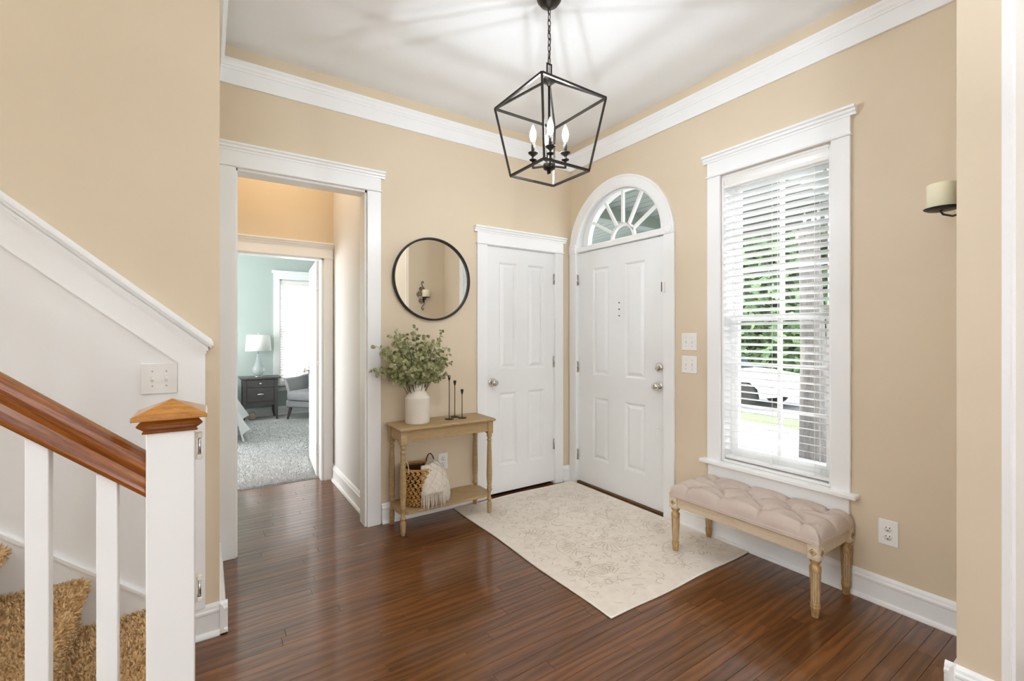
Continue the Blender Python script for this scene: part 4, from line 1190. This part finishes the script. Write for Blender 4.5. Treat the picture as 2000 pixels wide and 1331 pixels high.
# side band
def band(u, v):
    per = u * 4; k = int(min(3.999, per)); f = per - k
    cs = [(-CW, -CL), (CW, -CL), (CW, CL), (-CW, CL)]; a = cs[k]; b = cs[(k + 1) % 4]
    x = a[0] + (b[0] - a[0]) * f; y_ = a[1] + (b[1] - a[1]) * f
    bul = 1 + .014 * math.sin(PI * v)
    return Vector((x * bul, y_ * (1 + .006 * math.sin(PI * v)), .338 + .019 * v))
cu_.grid(band, 80, 4)
cu_.build('cushion', LINEN_B, bn)
for i, p in enumerate(BTN):
    z = cush(p[0] / CW / 2 + .5, p[1] / CL / 2 + .5).z
    MB().ball((p[0], p[1], z + .002), (.009, .009, .004), 10, 6).build('button', LINEN_B, bn)
pp = MB(); pts = [(-CW, -CL, .340), (CW, -CL, .340), (CW, CL, .340), (-CW, CL, .340)]
pp.tube(pts, .004, 6, True, None, False); pp.build('piping', LINEN_B, bn)

# ================================================================== rug
RX0, RX1, RY0, RY1 = -1.182, -.036, -1.640, -.052
rg = thing('floor_rug', 'cream carved-pattern rug lying at the entry door', 'rug', (0, 0, 0))
def rugedge(u, v):
    x = RX0 + (RX1 - RX0) * u; y_ = RY0 + (RY1 - RY0) * v
    w_ = .006 * math.sin(y_ * 9) * (1 - u) + .006 * math.sin(x * 11 + 1) * v
    lift = 0
    if v < .06: lift = .0
    return Vector((x + .005 * math.sin(y_ * 7.3) * (u < .5), y_ + (.008 * math.sin(x * 8.5 + .5)) * (v > .5) + .004 * math.sin(x * 10) * (v < .5), .0))
m = MB()
m.grid(lambda u, v: rugedge(u, v) + Vector((0, 0, .009)), 40, 56)
m.grid(lambda u, v: rugedge(u, v) + Vector((0, 0, .001)), 40, 56, flip=True)
for (fa, n_) in ((lambda s_: (s_, 0), 40), (lambda s_: (1, s_), 56), (lambda s_: (1 - s_, 1), 40), (lambda s_: (0, 1 - s_), 56)):
    m.grid(lambda u, v, fa=fa: rugedge(*fa(u)) + Vector((0, 0, .001 + .008 * v)), n_, 1)
m.build('pile', RUGM, rg)
bm_ = MB(); pts = []
for (fa, n_) in ((lambda s_: (s_, 0), 40), (lambda s_: (1, s_), 56), (lambda s_: (1 - s_, 1), 40), (lambda s_: (0, 1 - s_), 56)):
    pts += [rugedge(*fa(i / n_)) + Vector((0, 0, .0055)) for i in range(n_)]
bm_.tube(pts, .0055, 6, True); bm_.build('binding', RUGE, rg)
# carved scrolls, fans and leaves cut in the pile
cv = MB(); rr = random.Random(21)
def ribbon(pts, w):
    n = len(pts); vs = []; fs = []
    for i, p in enumerate(pts):
        a = pts[max(0, i - 1)]; b = pts[min(n - 1, i + 1)]; dx, dy = b[0] - a[0], b[1] - a[1]; L = math.hypot(dx, dy) or 1
        ww = w * (.35 + .65 * math.sin(PI * (i + .5) / n))
        for s_ in (-1, 1):
            x = p[0] - s_ * dy / L * ww; y_ = p[1] + s_ * dx / L * ww
            vs.append((min(RX1 - .03, max(RX0 + .045, x)), min(RY1 - .04, max(RY0 + .045, y_)), .0094))
    for i in range(n - 1): fs.append((2 * i, 2 * i + 1, 2 * i + 3, 2 * i + 2))
    cv.add(vs, fs)
def inside(x, y_, m_=.05): return RX0 + m_ < x < RX1 - m_ and RY0 + m_ < y_ < RY1 - m_
def arcpts(cx_, cy_, r, a0, a1, n=9, sp=0): return [(cx_ + (r + sp * i / n) * math.cos(a0 + (a1 - a0) * i / n), cy_ + (r + sp * i / n) * math.sin(a0 + (a1 - a0) * i / n)) for i in range(n + 1)]
def fan(cx_, cy_, rot, r, n=11, spread=200):
    for i in range(n):
        a = rot + R(spread) * (i / (n - 1) - .5)
        pts = [(cx_ + (r * (.35 + .65 * f / 5)) * math.cos(a + .10 * f / 5), cy_ + (r * (.35 + .65 * f / 5)) * math.sin(a + .10 * f / 5)) for f in range(6)]
        if inside(*pts[-1]): ribbon(pts, .0026)
    ribbon(arcpts(cx_, cy_, r * 1.12, rot - R(spread / 2), rot + R(spread / 2), 20), .0024) if inside(cx_, cy_) else None
def spiral(cx_, cy_, r, rot, s_=1):
    pts = [(cx_ + r * (1 - f / 22) * math.cos(rot + s_ * f * .42), cy_ + r * (1 - f / 22) * math.sin(rot + s_ * f * .42)) for f in range(20)]
    ribbon(pts, .0026)
for (fx, fy, ro) in ((.22, .16, 1.2), (.75, .12, 2.2), (.5, .36, 4.0), (.15, .55, .4), (.82, .48, 3.0), (.40, .74, 5.2), (.86, .84, 3.6), (.14, .88, 5.6), (.58, .95, 4.6), (.3, .38, 2.8), (.62, .62, 1.0), (.9, .3, 2.4)):
    cx_, cy_ = RX0 + (RX1 - RX0) * fx, RY0 + (RY1 - RY0) * fy
    fan(cx_, cy_, ro, rr.uniform(.11, .15), 9, 110)
for _ in range(40):
    x = rr.uniform(RX0 + .08, RX1 - .08); y_ = rr.uniform(RY0 + .08, RY1 - .08)
    spiral(x, y_, rr.uniform(.028, .05), rr.uniform(0, 6.28), rr.choice((-1, 1)))
for _ in range(760):
    x = rr.uniform(RX0 + .06, RX1 - .05); y_ = rr.uniform(RY0 + .06, RY1 - .06); a = rr.uniform(0, 6.28)
    ribbon(arcpts(x, y_, rr.uniform(.014, .045), a, a + rr.uniform(.6, 1.7), 7), rr.uniform(.0018, .0034))
tag(cv.build('carved_pattern', RUGL, rg, fix=False), kind='stuff')

# ================================================================== sconce and candle on the stub wall
SX, SZc = -.305, 1.80
sc_ = thing('wall_sconce', 'black scrolled iron candle sconce at the photo edge', 'sconce', (SX, YC, SZc), PI)
def spir(cx_, cz_, r, a0, turns, s_=1, n=26):
    return [(cx_ + r * (1 - .8 * i / n) * math.cos(a0 + s_ * turns * 2 * PI * i / n), -.012, cz_ + r * (1 - .8 * i / n) * math.sin(a0 + s_ * turns * 2 * PI * i / n)) for i in range(n + 1)]
def strap(pts, r=.0042): MB().tube(pts, r, 6).build('scroll', BLACKM, sc_)
# local +x points towards the middle of the room
strap(spir(.058, .045, .040, -1.2, 1.6, 1)); strap(spir(.030, .115, .032, -1.0, 1.4, 1)); strap(spir(.028, -.045, .040, 1.2, 1.6, -1))
strap([(.0, -.012, .06), (-.012, -.012, .10), (-.004, -.012, .135), (.022, -.012, .165), (.030, -.012, .19), (.026, -.012, .212), (.010, -.012, .220), (.0, -.012, .208), (.006, -.012, .196), (.014, -.012, .198)])
strap([(.0, -.012, -.02), (-.014, -.012, -.06), (-.004, -.012, -.09), (.018, -.012, -.112), (.030, -.012, -.135), (.026, -.012, -.158), (.010, -.012, -.166), (.0, -.012, -.154), (.006, -.012, -.142), (.014, -.012, -.144)])
strap([(-.03, -.012, .075), (-.048, -.012, .06), (-.052, -.012, .03), (-.04, -.012, .005), (-.01, -.012, -.012)])
MB().box(-.012, .012, -.010, -.002, -.06, .10, .002).build('back_plate', BLACKM, sc_)
strap([(0, -.012, -.01), (0, -.03, -.028), (0, -.055, -.032), (.0, -.082, -.020), (0, -.090, -.006), (0, -.082, -.001)])
MB().lathe([(0, -.003), (.046, -.002), (.056, .004), (.057, .006), (.052, .004), (.04, .002), (0, .002)], 32, Matrix.Translation((0, -.085, 0))).build('tray', BLACKM, sc_)
tag(MB().lathe([(0, 0), (.044, 0), (.046, .002), (.046, .094), (.044, .098), (.030, .095), (.012, .090), (0, .089)], 32).build('pillar_candle', WAX, None, loc=(SX, YC + .085, SZc + .003)), 'short ivory pillar candle standing on the iron sconce', 'candle')

# ================================================================== bedroom furniture
ns = thing('nightstand', 'dark espresso nightstand with two drawers by the bedroom window', 'nightstand', (-2.045, 4.93, 0))
w2, d2 = .232, .185
MB().prism([(-.262, .632), (.262, .632), (.278, .648), (.278, .655), (-.278, .655), (-.278, .648)], 'y', -.215, .205).build('top', ESPR, ns)
for sx in (-1, 1):
    for sy in (-1, 1):
        x = sx * (w2 - .022); y_ = sy * (d2 - .022)
        lg = MB(); vs = []
        for (z, a) in ((0, .012), (.10, .022), (.632, .024)):
            ox = sx * (.016 if z == 0 else (.002 if z < .2 else 0))
            vs += [(x + ox - a, y_ - a, z), (x + ox + a, y_ - a, z), (x + ox + a, y_ + a, z), (x + ox - a, y_ + a, z)]
        lg.add(vs, [(3, 2, 1, 0), (8, 9, 10, 11)] + [(r * 4 + k, r * 4 + (k + 1) % 4, r * 4 + 4 + (k + 1) % 4, r * 4 + 4 + k) for r in (0, 1) for k in range(4)]); lg.build('leg', ESPR, ns)
MB().box(-w2 + .03, w2 - .03, -d2 + .012, d2 - .01, .225, .632).build('body', ESPR, ns)
for (za, zb_, hwid) in ((.505, .62, .018), (.285, .495, .048)):
    d_ = MB().box(-w2 + .05, w2 - .05, -d2 + .002, -d2 + .02, za, zb_, .003).build('drawer', ESPR, ns)
    zc = (za + zb_) / 2 + (.01 if hwid > .03 else 0)
    MB().ball((0, -d2 - .012, zc), (hwid, .012, .012), 14, 8).box(-.004, .004, -d2 - .012, -d2 + .004, zc - .004, zc + .004).build('handle', CHROME, d_)
MB().prism([(-w2 + .04, .225), (w2 - .04, .225), (w2 - .04, .28), (-w2 + .04, .28)], 'y', -d2 + .006, -d2 + .02).build('bottom_rail', ESPR, ns)
lp_ = thing('table_lamp', 'clear glass table lamp with a white drum shade on the nightstand', 'lamp', (-2.06, 4.93, .655))
MB().lathe([(0, 0), (.055, 0), (.056, .008), (.04, .014), (0, .016)], 24).build('base', CHROME, lp_)
MB().lathe([(.03, .014), (.055, .035), (.082, .085), (.085, .11), (.072, .155), (.045, .215), (.030, .27), (.026, .31), (.030, .325), (.0, .328)], 28).build('glass_body', LGLASS, lp_)
MB().lathe([(0, .32), (.018, .322), (.016, .345), (.007, .35), (.006, .66), (.0, .662)], 14).build('neck', CHROME, lp_)
MB().lathe([(.178, .398), (.180, .398), (.160, .648), (.158, .648)], 36).build('shade', SHADE, lp_)
sp_ = MB(); 
for k in range(3):
    a = 2 * PI * k / 3; sp_.bar((0, 0, .640), (.158 * math.cos(a), .158 * math.sin(a), .640), .003)
sp_.ball((0, 0, .672), .012, 10, 8); sp_.build('finial', CHROME, lp_)
vb = thing('twine_ball', 'grey woven twine ball on the carpet under the nightstand', 'ball', (-2.155, 4.87, .065))
MB().ball((0, 0, 0), .054, 18, 12).build('core', GREYF, vb)
tw = MB(); rr = random.Random(4)
for k in range(14):
    ax = Vector((rr.uniform(-1, 1), rr.uniform(-1, 1), rr.uniform(-1, 1))).normalized(); e1 = ax.orthogonal().normalized(); e2 = ax.cross(e1)
    tw.tube([e1 * (.057 * math.cos(2 * PI * i / 26)) + e2 * (.057 * math.sin(2 * PI * i / 26)) for i in range(26)], .005, 5, True)
tw.build('twine', ESPR if False else CORD, vb)

ac = thing('armchair', 'light grey upholstered wing armchair beside the bedroom window', 'armchair', (-1.29, 4.56, 0), R(-50))
# local: front faces -y, width along x
MB().box(-.34, .34, -.28, .33, .185, .30, .02).build('seat_frame', GREYF, ac)
sm_ = MB()
def rbox(mb, c, s, p=4.0, nu=24, nv=16):
    def fn(u, v):
        th_ = 2 * PI * u; ph_ = PI * (v - .5)
        def sp(x, e): return math.copysign(abs(x) ** e, x)
        e = 2 / p
        return Vector((c[0] + s[0] * sp(math.cos(ph_), e) * sp(math.cos(th_), e), c[1] + s[1] * sp(math.cos(ph_), e) * sp(math.sin(th_), e), c[2] + s[2] * sp(math.sin(ph_), e)))
    mb.grid(fn, nu, nv); return mb
rbox(sm_, (0, -.02, .365), (.335, .30, .075), 6).build('seat_cushion', GREYF, ac)
bk_ = MB(); 
def backfn(u, v):
    x = (u * 2 - 1) * (.30 + .03 * math.sin(PI * v)); z = .36 + .66 * v
    y_ = .24 + .14 * v - .09 * (abs(u * 2 - 1) ** 3)
    return Vector((x, y_, z))
bk_.grid(backfn, 20, 20); bk_.grid(lambda u, v: backfn(u, v) + Vector((0, .11, 0)), 20, 20, flip=True)
for uu in (0, 1): bk_.grid(lambda a, b, uu=uu: backfn(uu, b) + Vector((0, .11 * a, 0)), 2, 20)
bk_.grid(lambda a, b: backfn(b, 1) + Vector((0, .11 * a, .02 * math.sin(PI * a))), 4, 20)
bo = bk_.build('backrest', GREYF, ac)
for (x, z) in ((-.14, .86), (.14, .86), (0, .76), (-.14, .66), (.14, .66)):
    MB().ball((x, .24 + .14 * (z - .36) / .66 - .005, z), (.014, .008, .014), 10, 6).build('button', GREYF, bo)
for sx in (-1, 1):
    a_ = MB()
    def armfn(u, v, sx=sx):
        y_ = -.20 + .50 * u; top_ = .605 + .05 * u * u; z = .30 + (top_ - .30) * v
        x = sx * (.30 + .065 * v ** 2 + .0)
        return Vector((x, y_ - .03 * v * (1 - u), z))
    a_.grid(armfn, 12, 10); a_.grid(lambda u, v, f=armfn, sx=sx: f(u, v) + Vector((sx * .055, 0, -.004 * v)), 12, 10, flip=True)
    a_.grid(lambda a, b, f=armfn, sx=sx: f(0, b) + Vector((sx * .055 * a, -.01 * math.sin(PI * a), 0)), 4, 10)
    a_.grid(lambda a, b, f=armfn, sx=sx: f(b, 1) + Vector((sx * .055 * a, 0, .018 * math.sin(PI * a))), 6, 12)
    a_.build('arm', GREYF, ac)
    w_ = MB(); w_.prism([(.24, .60), (.36, .60), (.45, 1.0), (.34, 1.0), (.25, .86)], 'x', sx * .29, sx * .36); w_.build('wing', GREYF, ac)
    for sy in (-1, 1):
        lg = MB(); x, y_ = sx * .29, sy * .235 + .02
        lg.lathe([(.013, 0), (.026, .19)], 12, Matrix.Translation((x + sx * .03, y_ + sy * .03, 0)) @ Matrix.Shear('XY', 4, (-sx * .16, -sy * .16)) if False else Matrix.Translation((x, y_, 0)))
        vs = [];
        lg = MB()
        for (z, rr_, o_) in ((0, .015, .04), (.19, .028, 0)):
            vs += [(x + sx * o_ + rr_ * math.cos(2 * PI * i / 12), y_ + sy * o_ * .6 + rr_ * math.sin(2 * PI * i / 12), z) for i in range(12)]
        lg.add(vs, [(i, (i + 1) % 12, 12 + (i + 1) % 12, 12 + i) for i in range(12)] + [tuple(range(11, -1, -1)), tuple(range(12, 24))], True); lg.build('leg', ESPR, ac)
cu2 = thing('throw_pillow', 'white throw pillow leaning in the grey armchair', 'pillow', (-1.19, 4.64, .61), R(-50))
pm_ = MB(); rbox(pm_, (0, 0, 0), (.20, .065, .17), 3.2); o = pm_.build('pillow_cover', WHITEF, cu2); o.rotation_euler = (R(-22), 0, 0)
o2 = MB().tube([(-.2, -.0, .17), (.2, 0, .17), (.2, 0, -.17), (-.2, 0, -.17)], .004, 6, True).build('piping', WHITEF, o)

bed = thing('bed', 'corner of a bed with white bedding hanging to the carpet', 'bed', (-3.30, 4.05, 0))
MB().box(-.75, .78, -.9, .9, .18, .42, .02).build('mattress_base', WHITEF, bed)
rb_ = MB(); rbox(rb_, (0, 0, .53), (.80, .95, .14), 7); rb_.build('duvet', WHITEF, bed)
dm = MB()
def skirt(u, v):
    y_ = -.98 + 1.5 * u
    corner = max(0, (u - .72) / .28)
    x = .80 + .12 * v + .022 * math.sin(u * 34) * v + .10 * v * v * math.exp(-((u - .30) / .16) ** 2) + .16 * v * corner
    z = .60 - v * (.52 + .03 * math.sin(u * 9) + .05 * math.sin(u * 17 + 1)) + .02
    return Vector((x, y_, max(.02, z)))
dm.grid(skirt, 60, 16); dm.build('hanging_sheet', WHITEF, bed, fix=False)
for sx in (-.68, .68):
    for sy in (-.82, .82): MB().box(sx - .03, sx + .03, sy - .03, sy + .03, 0, .18).build('leg', ESPR, bed)

# ================================================================== outdoors
gr = MB().box(.15, 60, -40, 50, -.80, -.60); tag(gr.build('ground_lawn', GRASSM), 'green lawn outside the foyer window', 'lawn', kind='structure')
tag(MB().box(.6, 7.0, -12, 14, -.60, -.585).build('path', CONC), 'pale concrete walk outside the window', 'path', kind='structure')
tag(MB().box(8.2, 15.0, -40, 50, -.60, -.590).build('road', ASPH), 'grey street beyond the lawn', 'road', kind='structure')
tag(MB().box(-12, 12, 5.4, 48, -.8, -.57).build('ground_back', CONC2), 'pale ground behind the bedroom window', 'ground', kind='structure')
# porch over the entry door
po = thing('porch', 'grey-green panelled porch ceiling seen through the fanlight', 'porch', kind='structure')
pcm = MB().box(.16, 2.6, -1.25, 4.6, 2.72, 2.80).build('porch_ceiling', PORCHM, po)
for k in range(18):
    x = .2 + k * .135; MB().box(x, x + .125, -1.2, 4.55, 2.705, 2.72, .003).build('ceiling_board', PORCHM, po)
for yy in (-1.2, .55, 2.5, 4.5): MB().box(.16, 2.6, yy - .07, yy + .07, 2.58, 2.72, .004).build('porch_beam', PORCHM, po)
MB().box(2.45, 2.62, -1.25, 4.6, 2.45, 2.75, .004).build('porch_beam', PORCHM, po)
for yy in (-1.15, 1.6, 4.4): MB().box(2.46, 2.60, yy - .07, yy + .07, -.6, 2.5, .004).build('porch_post', TRIM, po)
MB().box(.15, 2.7, -1.25, 4.6, -.6, -.05).build('porch_floor', CONC, po)

def tree(name, label, loc, h, rad, trunk, nblob, seed, group=None, low=.35, lsc=1.0):
    r = random.Random(seed); t = thing(name, label, 'tree', loc, 0, group)
    pts = [(0, 0, 0), (.02, .01, h * .25), (-.03, .04, h * .5), (.05, 0, h * .85)]
    MB().tube(pts, [trunk * 1.15, trunk, trunk * .8, trunk * .3], 14).build('trunk', BARK, t)
    bm2 = MB()
    for k in range(6):
        a = r.uniform(0, 6.28); z0 = h * r.uniform(.4, .7)
        bm2.tube([(0, 0, z0), (math.cos(a) * rad * .4, math.sin(a) * rad * .4, z0 + h * .12), (math.cos(a) * rad * .8, math.sin(a) * rad * .8, z0 + h * .2)], [trunk * .4, trunk * .25, trunk * .1], 7)
    bm2.build('branches', BARK, t)
    lf_ = MB()
    for k in range(nblob):
        a = r.uniform(0, 6.28); z = h * (low + (1 - low) * r.random()); rr_ = rad * math.sqrt(r.random()) * (1.1 - .5 * abs((z / h - (low + .35))))
        c = Vector((rr_ * math.cos(a), rr_ * math.sin(a), z))
        d = Vector((r.uniform(-1, 1), r.uniform(-1, 1), r.uniform(-.6, .4))).normalized(); nn = Vector((r.uniform(-1, 1), r.uniform(-1, 1), r.uniform(-1, 1))); L = r.uniform(.14, .30) * lsc
        x = d.cross(nn)
        if x.length < .1: continue
        x.normalize(); w_ = L * .32
        lf_.add([c, c + d * L * .5 + x * w_, c + d * L, c + d * L * .5 - x * w_], [(0, 1, 2, 3)])
    tag(lf_.build('crown', TREEL, t, fix=False), kind='stuff')
    return t
tree('street_tree', 'grey-barked tree standing close outside the foyer window', (4.25, -.20, -.6), 6.5, 2.4, .155, 2200, 1, None, .62)
for i, (x, y_, h_, rd, lb) in enumerate([(7.6, 9.6, 5.2, 2.0, 'small leafy tree beside the street outside'), (17.5, 6.5, 7.5, 3.2, 'leafy tree across the street, nearest the parked car'), (18.5, 2.2, 8.5, 3.4, 'tall leafy tree across the street behind the near trunk'),
                                         (20.0, 11.5, 9.0, 3.8, 'broad leafy tree far across the street'), (22, -2.5, 9, 3.6, 'leafy tree across the street, partly behind the window frame'), (25, 4.5, 10, 4.2, 'tallest leafy tree in the row furthest from the house')]):
    tree('street_tree', lb, (x, y_, -.6), h_, rd, .13 + .02 * i, 8000, 30 + i, None, .06 if x > 15 else .3, 1.8)
def shrub(loc, rx, ry, h, seed, label):
    r = random.Random(seed); t = thing('shrub', label, 'shrub', loc)
    MB().ball((0, 0, h * .45), (rx * .8, ry * .8, h * .45), 14, 9).build('mass', TREEL, t)
    m = MB()
    for k in range(900):
        a = r.uniform(0, 6.28); p = r.uniform(-.2, 1) * PI / 2; c = Vector((rx * math.cos(p) * math.cos(a), ry * math.cos(p) * math.sin(a), h * .45 + h * .5 * math.sin(p)))
        d = Vector((r.uniform(-1, 1), r.uniform(-1, 1), r.uniform(-.5, 1))).normalized(); x = d.cross(Vector((r.uniform(-1, 1), r.uniform(-1, 1), .3))).normalized(); L = r.uniform(.08, .16)
        m.add([c, c + d * L * .5 + x * L * .3, c + d * L, c + d * L * .5 - x * L * .3], [(0, 1, 2, 3)])
    tag(m.build('leaves', TREEL, t, fix=False), kind='stuff')
shrub((15.9, 9.2, -.6), .8, 1.2, 1.2, 1, 'round green shrub across the street beyond the car')
shrub((16.6, 4.6, -.6), .9, 2.4, 1.5, 2, 'long green shrub across the street')
shrub((16.8, -.6, -.6), .9, 2.2, 1.4, 3, 'green shrub across the street behind the tree trunk')
# parked car
car = thing('parked_car', 'white car with dark windows parked on the street outside', 'car', (9.7, 4.7, -.59), R(90))
bodyp = [(-2.15, .35), (-2.2, .6), (-2.1, .82), (-1.3, .92), (-.75, .95), (.95, .98), (1.75, .96), (2.1, .86), (2.2, .6), (2.15, .32), (1.75, .28), (1.7, .5), (1.5, .66), (1.2, .66), (1.0, .5), (.95, .26), (-.95, .26), (-1.0, .5), (-1.2, .66), (-1.5, .66), (-1.7, .5), (-1.75, .28)]
MB().prism(bodyp, 'y', -.86, .86).build('body', CARW, car)
MB().prism([(-.8, .94), (-.25, 1.40), (.55, 1.45), (1.15, 1.38), (1.65, .95)], 'y', -.74, .74).build('roof', CARW, car)
for sy in (-1, 1):
    MB().prism([(-.62, .98), (-.20, 1.34), (.42, 1.38), (.42, .98)], 'y', sy * .745, sy * .755).build('side_window', CARG, car)
    MB().prism([(.50, .98), (.50, 1.38), (1.05, 1.33), (1.42, .98)], 'y', sy * .745, sy * .755).build('side_window', CARG, car)
MB().prism([(-.80, .965), (-.29, 1.375), (-.31, 1.39), (-.82, .98)], 'y', -.66, .66).build('windscreen', CARG, car)
for sx in (-1.35, 1.35):
    for sy in (-1, 1):
        Mw = Matrix.Translation((sx, sy * .78, .32)) @ Matrix.Rotation(PI / 2, 4, 'X')
        w_ = MB().lathe([(.20, -.09), (.31, -.09), (.33, -.06), (.33, .06), (.31, .09), (.20, .09)], 24, Mw).build('wheel', TYRE, car)
        MB().lathe([(0, -.07), (.20, -.08), (.20, .08), (0, .07)], 16, Mw).build('rim', NICKEL, w_)
